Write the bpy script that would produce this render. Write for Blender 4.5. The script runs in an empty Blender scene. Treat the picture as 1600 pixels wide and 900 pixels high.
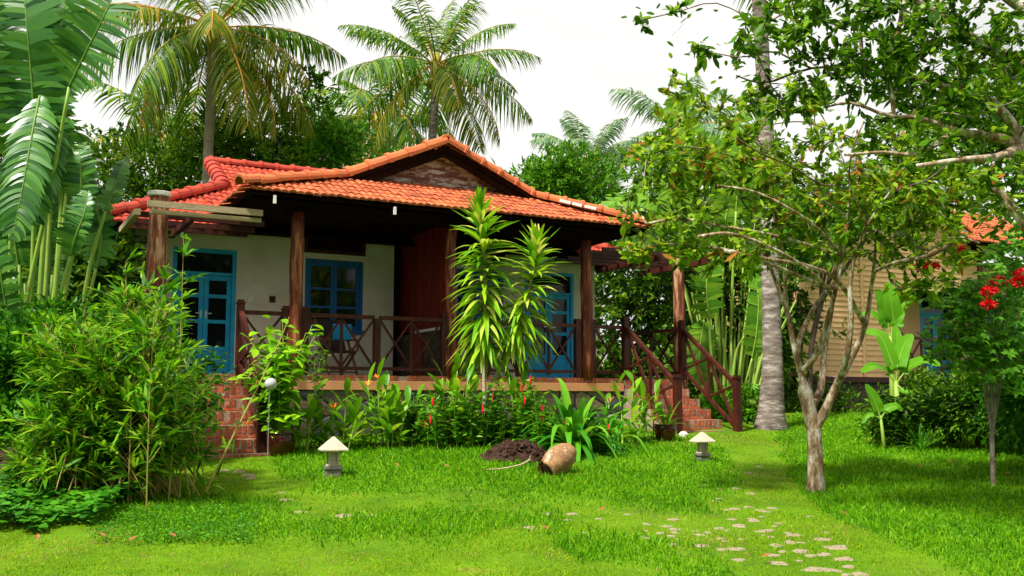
import bpy, math, random
import numpy as np
from mathutils import Vector, Matrix

# ------------------------------------------------------------ camera, sky, sun, exposure
SC = bpy.context.scene
EYE = Vector((0.0, 0.0, 1.78)); F = 1555.6; PITCH = math.atan((625-450)/F)
cam_d = bpy.data.cameras.new('camera'); cam = bpy.data.objects.new('camera', cam_d)
SC.collection.objects.link(cam); SC.camera = cam
cam_d.sensor_width = 36; cam_d.lens = 36*F/1600; cam_d.clip_start = .05; cam_d.clip_end = 1500
cam.location = EYE; cam.rotation_euler = (math.pi/2+PITCH, 0, 0)
SUN_EL, SUN_AZ = math.radians(58), math.radians(-138)      # azimuth of the sun measured from +Y towards +X
w = bpy.data.worlds.new('World'); SC.world = w; w.use_nodes = True
nt = w.node_tree; nt.nodes.clear()
def nn(t, typ, **k):
    n = t.nodes.new(typ)
    for a, b in k.items(): setattr(n, a, b)
    return n
sky = nn(nt, 'ShaderNodeTexSky', sky_type='NISHITA', sun_disc=False, sun_elevation=SUN_EL, sun_rotation=SUN_AZ, air_density=1.0, dust_density=3.0, ozone_density=1.0)
tc = nn(nt, 'ShaderNodeTexCoord'); mp = nn(nt, 'ShaderNodeMapping'); mp.inputs['Scale'].default_value = (1, 1, 2.2)
cl = nn(nt, 'ShaderNodeTexNoise'); cl.inputs['Scale'].default_value = 2.2; cl.inputs['Detail'].default_value = 6
cr = nn(nt, 'ShaderNodeValToRGB'); cr.color_ramp.elements[0].position = .25; cr.color_ramp.elements[0].color = (.62,.62,.62,1)
cr.color_ramp.elements[1].position = .55; cr.color_ramp.elements[1].color = (1,1,1,1)
mx = nn(nt, 'ShaderNodeMix', data_type='RGBA'); mx.inputs[7].default_value = (12.4, 12.2, 11.7, 1)
bg = nn(nt, 'ShaderNodeBackground'); bg.inputs['Strength'].default_value = .0495
wo = nn(nt, 'ShaderNodeOutputWorld')
nt.links.new(tc.outputs['Generated'], mp.inputs['Vector']); nt.links.new(mp.outputs[0], cl.inputs['Vector'])
nt.links.new(cl.outputs['Fac'], cr.inputs['Fac']); nt.links.new(cr.outputs[0], mx.inputs[0])
nt.links.new(sky.outputs[0], mx.inputs[6]); nt.links.new(mx.outputs[2], bg.inputs[0]); nt.links.new(bg.outputs[0], wo.inputs[0])
sd = bpy.data.lights.new('sun', 'SUN'); so = bpy.data.objects.new('sun', sd); SC.collection.objects.link(so)
sd.energy = 4.8; sd.angle = math.radians(6); sd.color = (1, .95, .86)
sdir = Vector((math.sin(SUN_AZ)*math.cos(SUN_EL), math.cos(SUN_AZ)*math.cos(SUN_EL), math.sin(SUN_EL)))
so.rotation_euler = sdir.to_track_quat('Z', 'Y').to_euler(); so.location = sdir*60
SC.view_settings.view_transform = 'Standard'; SC.view_settings.look = 'None'; SC.view_settings.gamma = 1
SC.view_settings.exposure = .82
SC.render.resolution_x = 1024; SC.render.resolution_y = 576
SC.cycles.max_bounces = 5; SC.cycles.diffuse_bounces = 3; SC.cycles.transparent_max_bounces = 4
SC.cycles.transmission_bounces = 2; SC.cycles.glossy_bounces = 2; SC.cycles.sample_clamp_indirect = 4

# ------------------------------------------------------------ helpers
def A(*a): return np.array(a, float)
def hgt(x, y):
    """terrain height"""
    x = np.asarray(x, float); y = np.asarray(y, float)
    s = .08*np.minimum(y, 21) + .02*np.clip(y-21, 0, 60)
    s = s - .03*np.clip(x, 0, 4)*np.clip((y-6)/6, 0, 1)*np.clip((22-y)/5, 0, 1)
    return s + .018*np.sin(x*1.7+y*.6)*np.cos(y*1.3-x*.4)
CP, SP = math.cos(PITCH), math.sin(PITCH)
def ray(px, py):
    a = (px-800)/F; b = (450-py)/F
    return np.array([a, CP-b*SP, SP+b*CP])
def at(px, py, d):
    r = ray(px, py); return np.array(EYE)+r*(d/r[1])
def gnd(px, py):
    r = ray(px, py); t = 6.0
    for _ in range(60):
        p = np.array(EYE)+r*t; t += (p[2]-float(hgt(p[0], p[1])))*3
    return np.array(EYE)+r*t
def gp(px, d, dz=0):
    """ground point under picture column px at depth d"""
    x = (px-800)/F*d
    return np.array([x, d, float(hgt(x, d))+dz])
def unit(v):
    v = np.asarray(v, float); return v/np.maximum(np.linalg.norm(v, axis=-1, keepdims=True), 1e-9)
def spline(pts, n):
    p = np.asarray(pts, float); k = len(p)
    if k == 2: return p[0]+(p[1]-p[0])*np.linspace(0, 1, n)[:, None]
    P = np.vstack([2*p[0]-p[1], p, 2*p[-1]-p[-2]]); out = []
    for t in np.linspace(0, k-1-1e-6, n):
        i = int(t); u = t-i; a, b, c, d = P[i:i+4]
        out.append(.5*((2*b)+(-a+c)*u+(2*a-5*b+4*c-d)*u*u+(-a+3*b-3*c+d)*u**3))
    return np.array(out)

class MB:
    def __init__(s): s.V = []; s.F = []; s.n = 0
    def add(s, V, faces, mi=0):
        V = np.asarray(V, float); s.V.append(V)
        if isinstance(faces, np.ndarray): s.F.append((faces+s.n, mi))
        else:
            by = {}
            for f in faces: by.setdefault(len(f), []).append(f)
            for k, fs in by.items(): s.F.append((np.array(fs)+s.n, mi))
        s.n += len(V); return s
    def box(s, c, sz, R=None, mi=0, taper=1):
        x, y, z = np.asarray(sz)/2.
        v = np.array([(i*x*(taper if k > 0 else 1), j*y*(taper if k > 0 else 1), k*z) for k in (-1, 1) for j in (-1, 1) for i in (-1, 1)])
        if R is not None: v = v@np.asarray(R).T
        return s.add(v+np.asarray(c), [(0,2,3,1),(4,5,7,6),(0,1,5,4),(2,6,7,3),(0,4,6,2),(1,3,7,5)], mi)
    def bx(s, x0, x1, y0, y1, z0, z1, mi=0): return s.box(((x0+x1)/2,(y0+y1)/2,(z0+z1)/2), (x1-x0, y1-y0, z1-z0), None, mi)
    def bar(s, p0, p1, wd, h, mi=0, up=(0,0,1)):
        p0 = np.asarray(p0, float); p1 = np.asarray(p1, float); d = p1-p0; L = np.linalg.norm(d); d = d/L
        sx = np.cross(d, up)
        if np.linalg.norm(sx) < 1e-3: sx = np.cross(d, (0,1,0))
        sx = unit(sx); uz = np.cross(sx, d)
        return s.box((p0+p1)/2, (L, wd, h), np.array([d, sx, uz]).T, mi)
    def tube(s, pts, rad, n=8, mi=0, cap=True):
        p = np.asarray(pts, float); m = len(p); rad = np.broadcast_to(np.asarray(rad, float), (m,))
        T = unit(np.gradient(p, axis=0)); ref = np.array([0,0,1.]) if abs(T[0][2]) < .9 else np.array([1.,0,0])
        a = unit(np.cross(T[0], ref)); rows = []
        ang = np.linspace(0, 2*math.pi, n, endpoint=False)
        for i in range(m):
            a = unit(a-T[i]*np.dot(a, T[i])); b = np.cross(T[i], a)
            rows.append(p[i]+rad[i]*(np.cos(ang)[:,None]*a+np.sin(ang)[:,None]*b))
        V = np.vstack(rows); f = []
        i, j = np.meshgrid(np.arange(m-1), np.arange(n), indexing='ij'); i = i.ravel(); j = j.ravel(); k = (j+1) % n
        q = np.stack([i*n+j, i*n+k, (i+1)*n+k, (i+1)*n+j], 1)
        fs = [(q+s.n, mi)]
        if cap: fs += [(np.array([list(range(n))[::-1]])+s.n, mi), (np.array([list(range((m-1)*n, m*n))])+s.n, mi)]
        s.V.append(V); s.F += fs; s.n += len(V); return s
    def lathe(s, prof, n=24, c=(0,0,0), R=None, mi=0):
        ang = np.linspace(0, 2*math.pi, n, endpoint=False); m = len(prof)
        V = np.array([(r*math.cos(a), r*math.sin(a), z) for r, z in prof for a in ang])
        if R is not None: V = V@np.asarray(R).T
        q = [(i*n+j, i*n+(j+1) % n, (i+1)*n+(j+1) % n, (i+1)*n+j) for i in range(m-1) for j in range(n)]
        return s.add(V+np.asarray(c), q, mi)
    def leaves(s, P, D, N, L, W, mi=0, fold=.25, mid=.45):
        """small two-triangle leaves"""
        P = np.asarray(P, float); n = len(P); D = unit(D); S = unit(np.cross(D, N)); U = np.cross(S, D)
        L = np.broadcast_to(L, (n,))[:, None]; W = np.broadcast_to(W, (n,))[:, None]
        m = P+D*L*mid
        V = np.stack([P, m-S*W/2+U*W*fold, P+D*L-U*L*.06, m+S*W/2+U*W*fold], 1).reshape(-1, 3)
        o = np.arange(n)[:, None]*4
        return s.add(V, np.concatenate([o+np.array([[0,1,2]]), o+np.array([[0,2,3]])]), mi)
    def blades(s, P, D, N, L, W, prof, droop=.2, fold=0., mi=0, ts=None, side=0.):
        """strap leaves: prof = width at stations"""
        P = np.asarray(P, float); n = len(P); D = unit(D); S = unit(np.cross(D, N)); U = np.cross(S, D); K = len(prof)
        L = np.broadcast_to(L, (n,)); W = np.broadcast_to(W, (n,)); dr = np.broadcast_to(droop, (n,)); sd_ = np.broadcast_to(side, (n,))
        ts = np.linspace(0, 1, K) if ts is None else ts; rows = []
        for t, wv in zip(ts, prof):
            C = P+D*(L*t*(1-.25*np.minimum(np.abs(dr),1.2)*t))[:, None]+S*(sd_*L*t*t)[:, None]; C[:, 2] -= dr*L*t*t
            h = (W*wv/2)[:, None]
            if fold: rows += [C-S*h+U*h*fold, C, C+S*h+U*h*fold]
            else: rows += [C-S*h, C+S*h]
        V = np.stack(rows, 1); c = V.shape[1]; V = V.reshape(-1, 3); o = np.arange(n)[:, None]*c; fs = []
        for k in range(K-1):
            if fold: fs += [o+np.array([[3*k,3*k+1,3*k+4,3*k+3]]), o+np.array([[3*k+1,3*k+2,3*k+5,3*k+4]])]
            else: fs += [o+np.array([[2*k,2*k+1,2*k+3,2*k+2]])]
        return s.add(V, np.concatenate(fs), mi)
    def ovals(s, P, D, N, L, W, mi=0, droop=.12):
        return s.blades(P, D, N, L, W, (.08,.88,.92,.06), droop=droop, mi=mi, ts=A(0,.3,.68,1))
    def build(s, name, mats, parent=None, smooth=False, loc=None, bevel=0):
        me = bpy.data.meshes.new(name)
        V = np.concatenate(s.V); me.vertices.add(len(V)); me.vertices.foreach_set('co', V.astype(np.float32).ravel())
        nf = sum(len(f) for f, _ in s.F); sizes = np.concatenate([np.full(len(f), f.shape[1]) for f, _ in s.F])
        lv = np.concatenate([f.ravel() for f, _ in s.F]); me.loops.add(len(lv)); me.loops.foreach_set('vertex_index', lv.astype(np.int32))
        me.polygons.add(nf); st = np.concatenate([[0], np.cumsum(sizes)[:-1]])
        me.polygons.foreach_set('loop_start', st.astype(np.int32))
        mi = np.concatenate([np.full(len(f), m) for f, m in s.F]); me.polygons.foreach_set('material_index', mi.astype(np.int32))
        me.polygons.foreach_set('use_smooth', np.full(nf, bool(smooth)))
        me.update(calc_edges=True)
        for m in (mats if isinstance(mats, (list, tuple)) else [mats]): me.materials.append(m)
        o = bpy.data.objects.new(name, me); SC.collection.objects.link(o)
        if parent is not None: o.parent = parent
        if loc is not None: o.location = loc
        if bevel:
            b = o.modifiers.new('bevel', 'BEVEL'); b.width = bevel; b.segments = 2; b.limit_method = 'ANGLE'
        return o
def tag(o, label=None, cat=None, group=None, kind=None):
    if label: o['label'] = label
    if cat: o['category'] = cat
    if group: o['group'] = group
    if kind: o['kind'] = kind
    return o
def empty(name, loc=(0,0,0), rz=0, **k):
    o = bpy.data.objects.new(name, None); SC.collection.objects.link(o); o.location = loc; o.rotation_euler = (0,0,rz)
    o.empty_display_size = .2
    return tag(o, **k)
def copy_tree(o, loc=None, rz=None, label=None, sc=None):
    c = o.copy(); SC.collection.objects.link(c)
    if loc is not None: c.location = loc
    if rz is not None: c.rotation_euler = (0,0,rz)
    if sc is not None: c.scale = (sc,)*3
    if label: c['label'] = label
    for ch in list(o.children):
        d = ch.copy(); SC.collection.objects.link(d); d.parent = c
        for g in list(ch.children):
            e = g.copy(); SC.collection.objects.link(e); e.parent = d
    return c

# ------------------------------------------------------------ materials
def mat(name, col, rough=.7, col2=None, scale=6., detail=5., lo=.35, hi=.65, bump=0., bscale=40., island=0., metal=0., spec=.25, stretch=(1,1,1), coat=0., col3=None, coords='Object'):
    m = bpy.data.materials.new(name); m.use_nodes = True; t = m.node_tree; b = t.nodes['Principled BSDF']
    b.inputs['Roughness'].default_value = rough; b.inputs['Metallic'].default_value = metal; b.inputs['Specular IOR Level'].default_value = spec
    b.inputs['Coat Weight'].default_value = coat
    b.inputs['Base Color'].default_value = (*col, 1); out = None
    if col2 or bump:
        tcn = nn(t, 'ShaderNodeTexCoord'); mpn = nn(t, 'ShaderNodeMapping'); mpn.inputs['Scale'].default_value = stretch
        t.links.new(tcn.outputs[coords], mpn.inputs[0])
    if col2:
        nz = nn(t, 'ShaderNodeTexNoise'); nz.inputs['Scale'].default_value = scale; nz.inputs['Detail'].default_value = detail; nz.inputs['Roughness'].default_value = .65
        t.links.new(mpn.outputs[0], nz.inputs['Vector'])
        r = nn(t, 'ShaderNodeValToRGB'); r.color_ramp.elements[0].position = lo; r.color_ramp.elements[1].position = hi
        r.color_ramp.elements[0].color = (*col, 1); r.color_ramp.elements[1].color = (*col2, 1)
        if col3:
            e = r.color_ramp.elements.new(min(.98, hi+.12)); e.color = (*col3, 1)
        t.links.new(nz.outputs['Fac'], r.inputs[0]); out = r.outputs[0]
    if island:
        g = nn(t, 'ShaderNodeNewGeometry'); hs = nn(t, 'ShaderNodeHueSaturation')
        ma = nn(t, 'ShaderNodeMapRange'); ma.inputs['To Min'].default_value = 1-island; ma.inputs['To Max'].default_value = 1+island
        t.links.new(g.outputs['Random Per Island'], ma.inputs[0]); t.links.new(ma.outputs[0], hs.inputs['Value'])
        if out: t.links.new(out, hs.inputs['Color'])
        else: hs.inputs['Color'].default_value = (*col, 1)
        out = hs.outputs[0]
    if out: t.links.new(out, b.inputs['Base Color'])
    if bump:
        n2 = nn(t, 'ShaderNodeTexNoise'); n2.inputs['Scale'].default_value = bscale; n2.inputs['Detail'].default_value = 4
        t.links.new(mpn.outputs[0], n2.inputs['Vector'])
        bp = nn(t, 'ShaderNodeBump'); bp.inputs['Strength'].default_value = bump; bp.inputs['Distance'].default_value = .02
        t.links.new(n2.outputs['Fac'], bp.inputs['Height']); t.links.new(bp.outputs[0], b.inputs['Normal'])
    return m
def leafmat(name, cols, rough=.5, trans=.35, spec=.16, clump=0., cscale=1.2):
    """leaf: random colour of the ramp for each leaf, some light passing through"""
    m = bpy.data.materials.new(name); m.use_nodes = True; t = m.node_tree; b = t.nodes['Principled BSDF']
    b.inputs['Roughness'].default_value = rough; b.inputs['Specular IOR Level'].default_value = spec
    g = nn(t, 'ShaderNodeNewGeometry'); r = nn(t, 'ShaderNodeValToRGB'); el = r.color_ramp.elements
    while len(el) < len(cols): el.new(.5)
    for i, c in enumerate(cols): el[i].position = i/(len(cols)-1) if len(c) == 3 else c[3]; el[i].color = (*c[:3], 1)
    fac = g.outputs['Random Per Island']
    if clump:
        tcn = nn(t, 'ShaderNodeTexCoord'); nz = nn(t, 'ShaderNodeTexNoise'); nz.inputs['Scale'].default_value = cscale; nz.inputs['Detail'].default_value = 2
        t.links.new(tcn.outputs['Object'], nz.inputs['Vector'])
        m1 = nn(t, 'ShaderNodeMath', operation='MULTIPLY_ADD'); m1.inputs[1].default_value = clump*3; m1.inputs[2].default_value = -clump*1.5
        t.links.new(nz.outputs['Fac'], m1.inputs[0])
        m2 = nn(t, 'ShaderNodeMath', operation='ADD', use_clamp=True); t.links.new(fac, m2.inputs[0]); t.links.new(m1.outputs[0], m2.inputs[1]); fac = m2.outputs[0]
    t.links.new(fac, r.inputs[0]); t.links.new(r.outputs[0], b.inputs['Base Color'])
    tr = nn(t, 'ShaderNodeBsdfTranslucent'); hs = nn(t, 'ShaderNodeHueSaturation'); hs.inputs['Value'].default_value = 1.5; hs.inputs['Hue'].default_value = .485
    t.links.new(r.outputs[0], hs.inputs['Color']); t.links.new(hs.outputs[0], tr.inputs['Color'])
    mxs = nn(t, 'ShaderNodeMixShader'); mxs.inputs[0].default_value = trans
    t.links.new(b.outputs[0], mxs.inputs[1]); t.links.new(tr.outputs[0], mxs.inputs[2])
    t.links.new(mxs.outputs[0], t.nodes['Material Output'].inputs['Surface'])
    return m
def cellmat(name, cols, mortar, scale, gap=.04, stretch=(1,1,1), rough=.8, bump=.6, axis2d=True):
    """irregular stones: voronoi cells with a mortar gap"""
    m = bpy.data.materials.new(name); m.use_nodes = True; t = m.node_tree; b = t.nodes['Principled BSDF']; b.inputs['Roughness'].default_value = rough
    tcn = nn(t, 'ShaderNodeTexCoord'); mpn = nn(t, 'ShaderNodeMapping'); mpn.inputs['Scale'].default_value = stretch; t.links.new(tcn.outputs['Object'], mpn.inputs[0])
    v1 = nn(t, 'ShaderNodeTexVoronoi', feature='F1'); v2 = nn(t, 'ShaderNodeTexVoronoi', feature='DISTANCE_TO_EDGE')
    for v in (v1, v2): v.inputs['Scale'].default_value = scale; t.links.new(mpn.outputs[0], v.inputs['Vector'])
    sp = nn(t, 'ShaderNodeSeparateColor'); t.links.new(v1.outputs['Color'], sp.inputs[0])
    r = nn(t, 'ShaderNodeValToRGB'); el = r.color_ramp.elements; r.color_ramp.interpolation = 'CONSTANT'
    while len(el) < len(cols): el.new(.5)
    for i, c in enumerate(cols): el[i].position = i/len(cols); el[i].color = (*c, 1)
    t.links.new(sp.outputs[0], r.inputs[0])
    nz = nn(t, 'ShaderNodeTexNoise'); nz.inputs['Scale'].default_value = 14; nz.inputs['Detail'].default_value = 6; t.links.new(tcn.outputs['Object'], nz.inputs['Vector'])
    mr = nn(t, 'ShaderNodeMapRange'); mr.inputs['To Min'].default_value = .45; mr.inputs['To Max'].default_value = 1.5; t.links.new(nz.outputs['Fac'], mr.inputs[0])
    hs = nn(t, 'ShaderNodeHueSaturation'); t.links.new(mr.outputs[0], hs.inputs['Value']); t.links.new(r.outputs[0], hs.inputs['Color'])
    lt = nn(t, 'ShaderNodeMath', operation='LESS_THAN'); lt.inputs[1].default_value = gap; t.links.new(v2.outputs['Distance'], lt.inputs[0])
    mxn = nn(t, 'ShaderNodeMix', data_type='RGBA'); mxn.inputs[7].default_value = (*mortar, 1)
    t.links.new(lt.outputs[0], mxn.inputs[0]); t.links.new(hs.outputs[0], mxn.inputs[6]); t.links.new(mxn.outputs[2], b.inputs['Base Color'])
    mr2 = nn(t, 'ShaderNodeMapRange'); mr2.inputs['From Max'].default_value = gap*2.5; t.links.new(v2.outputs['Distance'], mr2.inputs[0])
    ad = nn(t, 'ShaderNodeMath', operation='MULTIPLY_ADD'); ad.inputs[1].default_value = .4; t.links.new(nz.outputs['Fac'], ad.inputs[0]); t.links.new(mr2.outputs[0], ad.inputs[2])
    bp = nn(t, 'ShaderNodeBump'); bp.inputs['Strength'].default_value = bump; bp.inputs['Distance'].default_value = .03
    t.links.new(ad.outputs[0], bp.inputs['Height']); t.links.new(bp.outputs[0], b.inputs['Normal'])
    return m

MT = {}
MT['wood'] = mat('dark_red_wood', (.024,.0035,.002), .6, (.075,.013,.005), 9, 7, .35, .62, .3, 30, stretch=(1,1,.25), coat=.1)
MT['log'] = mat('worn_log', (.050,.009,.004), .5, (.16,.032,.009), 5, 7, .38, .52, .5, 20, stretch=(3,3,.35), col3=(.38,.15,.06))
MT['logpale'] = mat('worn_pale_log', (.065,.014,.008), .7, (.20,.055,.024), 5, 7, .38, .50, .5, 20, stretch=(3,3,.4), col3=(.5,.30,.16))
MT['wall'] = mat('white_plaster', (.66,.63,.54), .85, (.52,.48,.39), 1.7, 6, .35, .7, .15, 60)
MT['tile'] = mat('clay_tile', (.50,.125,.045), .9, (.38,.085,.035), 3.0, 9, .38, .58, .5, 60, island=.28, col3=(.13,.06,.04))
MT['tilered'] = mat('red_clay_tile', (.48,.065,.028), .9, (.36,.045,.028), 3.0, 9, .38, .60, .5, 60, island=.28, col3=(.15,.03,.03))
MT['cap'] = mat('ridge_tile', (.52,.145,.05), .9, (.48,.115,.045), 3.5, 8, .38, .66, .4, 50, island=.14, col3=(.22,.08,.05))
MT['capred'] = mat('red_ridge_tile', (.42,.06,.03), .9, (.30,.04,.03), 2.5, 5, .35, .7, .2, 50, island=.12)
MT['deck'] = mat('shaded_underside_wood', (.010,.004,.0025), .9, (.018,.007,.004), 8, 4, spec=.03, stretch=(1,1,1))  # dark wood; the deep shade under the eaves is put into its colour
MT['brick'] = mat('red_brick', (.50,.115,.04), .9, (.34,.09,.045), 12, 7, .36, .56, .6, 60, island=.3, col3=(.44,.30,.22))
MT['mortar'] = mat('grey_mortar', (.42,.32,.24), .9, (.24,.17,.12), 8, 6, .3, .7, .6, 50)
MT['orange'] = mat('orange_paint', (.80,.36,.16), .75, (.68,.30,.14), 2, 6, .35, .75)
MT['stone'] = cellmat('rubble_stone', [(.10,.085,.06),(.16,.11,.06),(.06,.065,.07),(.14,.09,.055),(.09,.10,.11),(.18,.13,.07)], (.02,.016,.012), 2.6, .035)
MT['stonesmall'] = cellmat('small_stone_cladding', [(.07,.05,.03),(.10,.07,.04),(.05,.04,.035),(.12,.085,.05),(.06,.065,.05)], (.012,.01,.008), 8, .04, stretch=(1,1,1.3))
MT['blue'] = mat('blue_paint', (.010,.36,.66), .5, (.010,.28,.56), 4, 8, .4, .6, col3=(.06,.25,.36))
MT['windowblue'] = mat('deep_blue_paint', (.006,.11,.36), .5, (.006,.085,.28), 5, 4)
MT['glass'] = mat('dark_room_glass', (.006,.008,.010), .04, spec=.28)  # opaque; darkness of the unlit rooms is put into the colour
MT['slat'] = mat('red_slat', (.22,.018,.008), .45, (.12,.012,.006), 10, 4, stretch=(1,1,.2), island=.3)
MT['boards'] = mat('peeling_boards', (.11,.035,.025), .75, (.17,.07,.05), 5, 7, .36, .47, .4, 30, stretch=(1,1,3.2), col3=(.46,.40,.36))
MT['palewood'] = mat('weathered_pale_beam', (.42,.33,.20), .7, (.30,.22,.13), 6, 6, .35, .7, .3, 30, stretch=(.5,2,2), col3=(.55,.5,.42))
MT['cement'] = mat('pale_cement', (.52,.45,.33), .9, (.36,.32,.24), 9, 6, .35, .7, .5, 60)
MT['darkcement'] = mat('dark_mossy_cement', (.10,.10,.08), .9, (.20,.19,.15), 9, 6, .35, .7, .5, 60)
MT['white'] = mat('white_paint', (.75,.74,.70), .6, (.6,.58,.52), 10, 5)
MT['glaze'] = mat('dark_red_glaze', (.022,.003,.002), .2, (.045,.006,.003), 6, 4, coat=.5)
MT['jar'] = mat('sandstone_jar', (.36,.20,.09), .9, (.20,.10,.045), 7, 9, .40, .52, .5, 30, col3=(.58,.46,.34))
MT['soil'] = mat('red_brown_soil', (.022,.010,.007), .95, (.075,.034,.022), 12, 8, .3, .7, 1., 30)
MT['towel'] = mat('blue_towel', (.02,.27,.55), .9, (.015,.22,.48), 8, 3)
MT['rattan'] = mat('rattan', (.20,.10,.045), .6, (.12,.055,.025), 20, 4)
MT['darkcloth'] = mat('dark_woven', (.03,.02,.018), .8)
MT['plastic'] = mat('grey_plastic', (.42,.42,.42), .35)
MT['steel'] = mat('steel_rod', (.5,.5,.5), .35, metal=.8)
MT['palmtrunk'] = mat('palm_bark', (.09,.07,.055), .9, (.22,.18,.15), 3, 9, .36, .52, 1., 24, stretch=(1.2,1.2,5), col3=(.42,.38,.34))
MT['palepalm'] = mat('pale_palm_bark', (.28,.23,.19), .9, (.40,.34,.29), 3, 9, .36, .6, 1., 24, stretch=(1.2,1.2,5))
MT['darkpetiole'] = mat('dark_leaf_stalk', (.07,.17,.015), .5, (.14,.24,.03), 3, 4)
MT['bark'] = mat('lichen_bark', (.13,.07,.032), .9, (.28,.19,.11), 12, 9, .40, .50, 1., 22, stretch=(1,1,.45), col3=(.56,.52,.44))
MT['darkbark'] = mat('dark_bark', (.05,.035,.025), .9, (.10,.07,.05), 6, 5, bump=.5)
MT['twig'] = mat('brown_twig', (.09,.05,.035), .8, (.34,.29,.24), 5, 5)
MT['step'] = mat('stepping_stone', (.34,.27,.19), .95, (.16,.13,.08), 18, 7, .35, .7, .6, 60)
MT['siding'] = mat('cream_siding', (.80,.49,.25), .8, (.64,.38,.19), 2.2, 9)
MT['dry'] = mat('dry_leaf', (.22,.07,.025), .8, (.36,.15,.06), 10, 3)
MT['flower'] = mat('red_petal', (.75,.012,.02), .6)
MT['orangeflower'] = mat('orange_petal', (.9,.26,.02), .6)
MT['rachis'] = mat('palm_rib', (.30,.28,.03), .5)
MT['orib'] = mat('orange_palm_rib', (.50,.22,.03), .5)
MT['petiole'] = mat('leaf_stalk', (.18,.32,.04), .5, (.28,.38,.06), 3, 4)
MT['bamboo'] = mat('bamboo_culm', (.30,.28,.05), .5, (.38,.24,.08), 4, 4)
# foliage
G = {}
G['lawn'] = leafmat('lawn_blade', [(.09,.23,.002),(.16,.33,.003),(.24,.41,.004),(.34,.38,.03,.88),(.42,.33,.12,.97)], .6, .4, .05, clump=.5, cscale=1.1)
G['long'] = leafmat('long_blade', [(.03,.14,.002),(.07,.25,.003),(.13,.35,.004),(.22,.42,.010)], .5, .4, .12, clump=.2, cscale=1.4)  # deep green is the grass's own plus tree shade put into it
G['coco'] = leafmat('coconut_leaflet', [(.015,.065,.004),(.04,.14,.006),(.10,.24,.010),(.24,.32,.02)], .45, .35)
G['cocoold'] = leafmat('old_coconut_leaflet', [(.03,.09,.004),(.09,.17,.006),(.20,.26,.010),(.34,.22,.015)], .5, .35)
G['cocohaze'] = leafmat('hazed_coconut_leaflet', [(.09,.18,.09),(.15,.26,.13),(.24,.34,.17)], .5, .35)  # distance haze is put into these paler leaf colours
G['trav'] = leafmat('traveller_leaf', [(.012,.075,.010),(.03,.14,.015),(.06,.21,.025),(.12,.30,.04)], .33, .3, .5)
G['banana'] = leafmat('banana_leaf', [(.055,.22,.005),(.09,.29,.007),(.14,.36,.010)], .4, .4)
G['bigleaf'] = leafmat('fan_leaf', [(.07,.22,.015),(.12,.30,.02),(.20,.38,.025)], .4, .4)
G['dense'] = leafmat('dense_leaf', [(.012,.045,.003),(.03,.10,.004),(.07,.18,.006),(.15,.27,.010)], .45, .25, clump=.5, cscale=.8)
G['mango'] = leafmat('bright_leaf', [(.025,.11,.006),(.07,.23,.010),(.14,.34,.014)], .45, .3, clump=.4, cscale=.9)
G['front'] = leafmat('front_tree_leaf', [(.03,.09,.003),(.08,.20,.004,.33),(.18,.34,.008,.7),(.34,.48,.03,.96),(.36,.15,.02,.998)], .42, .4, clump=.3, cscale=1.6)
G['right'] = leafmat('right_tree_leaf', [(.012,.05,.002),(.04,.13,.003,.4),(.10,.25,.006,.75),(.22,.38,.02)], .42, .35, clump=.35, cscale=1.6)
G['bamboo'] = leafmat('bamboo_leaf', [(.015,.09,.002),(.05,.20,.003),(.12,.34,.005),(.26,.42,.02)], .45, .35, clump=.3, cscale=1.8)
G['hedge'] = leafmat('hedge_leaf', [(.010,.07,.003),(.03,.15,.004),(.08,.27,.008)], .4, .3, clump=.4, cscale=1.5)
G['drac'] = leafmat('dracaena_leaf', [(.06,.22,.004),(.14,.36,.006),(.29,.48,.012),(.52,.54,.10,.96)], .35, .3)
G['crin'] = leafmat('lily_leaf', [(.02,.15,.006),(.06,.27,.010),(.17,.42,.02)], .32, .3)
G['heli'] = leafmat('heliconia_leaf', [(.06,.22,.006),(.14,.36,.008),(.32,.50,.02)], .35, .35)
G['shrub'] = leafmat('shrub_leaf', [(.02,.11,.004),(.06,.22,.005),(.15,.36,.010)], .4, .3, clump=.3, cscale=2.5)
G['pot'] = leafmat('pot_plant_leaf', [(.08,.27,.005),(.17,.42,.008),(.30,.54,.02)], .35, .35)
G['cover'] = leafmat('ground_cover_leaf', [(.015,.10,.004),(.04,.19,.006),(.09,.31,.010)], .45, .3, clump=.3, cscale=2)
G['maple'] = leafmat('lobed_leaf', [(.03,.15,.005),(.08,.27,.008),(.16,.40,.015)], .42, .35, clump=.3, cscale=2)

# ------------------------------------------------------------ ground
def build_ground():
    xs = np.concatenate([np.linspace(-400,-30,12), np.linspace(-28,-9,20), np.linspace(-8.8,9,120), np.linspace(10,30,20), np.linspace(35,400,12)])
    ys = np.concatenate([np.linspace(-40,3,8), np.linspace(3.5,22,130), np.linspace(23,60,20), np.linspace(70,700,12)])
    X, Y = np.meshgrid(xs, ys); Z = hgt(X, Y)
    V = np.stack([X, Y, Z], -1).reshape(-1, 3); nx = len(xs)
    i, j = np.meshgrid(np.arange(len(ys)-1), np.arange(nx-1), indexing='ij'); i = i.ravel(); j = j.ravel()
    q = np.stack([i*nx+j, i*nx+j+1, (i+1)*nx+j+1, (i+1)*nx+j], 1)
    m = mat('lawn_soil', (.05,.12,.003), .95, (.10,.21,.004), 1.4, 8, .35, .65, .6, 60, col3=(.18,.17,.03))
    b = MB(); b.add(V, q); m.node_tree.nodes['Principled BSDF'].inputs['Specular IOR Level'].default_value = .1; o = b.build('ground', m, smooth=True); o['kind'] = 'structure'
build_ground()

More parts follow.
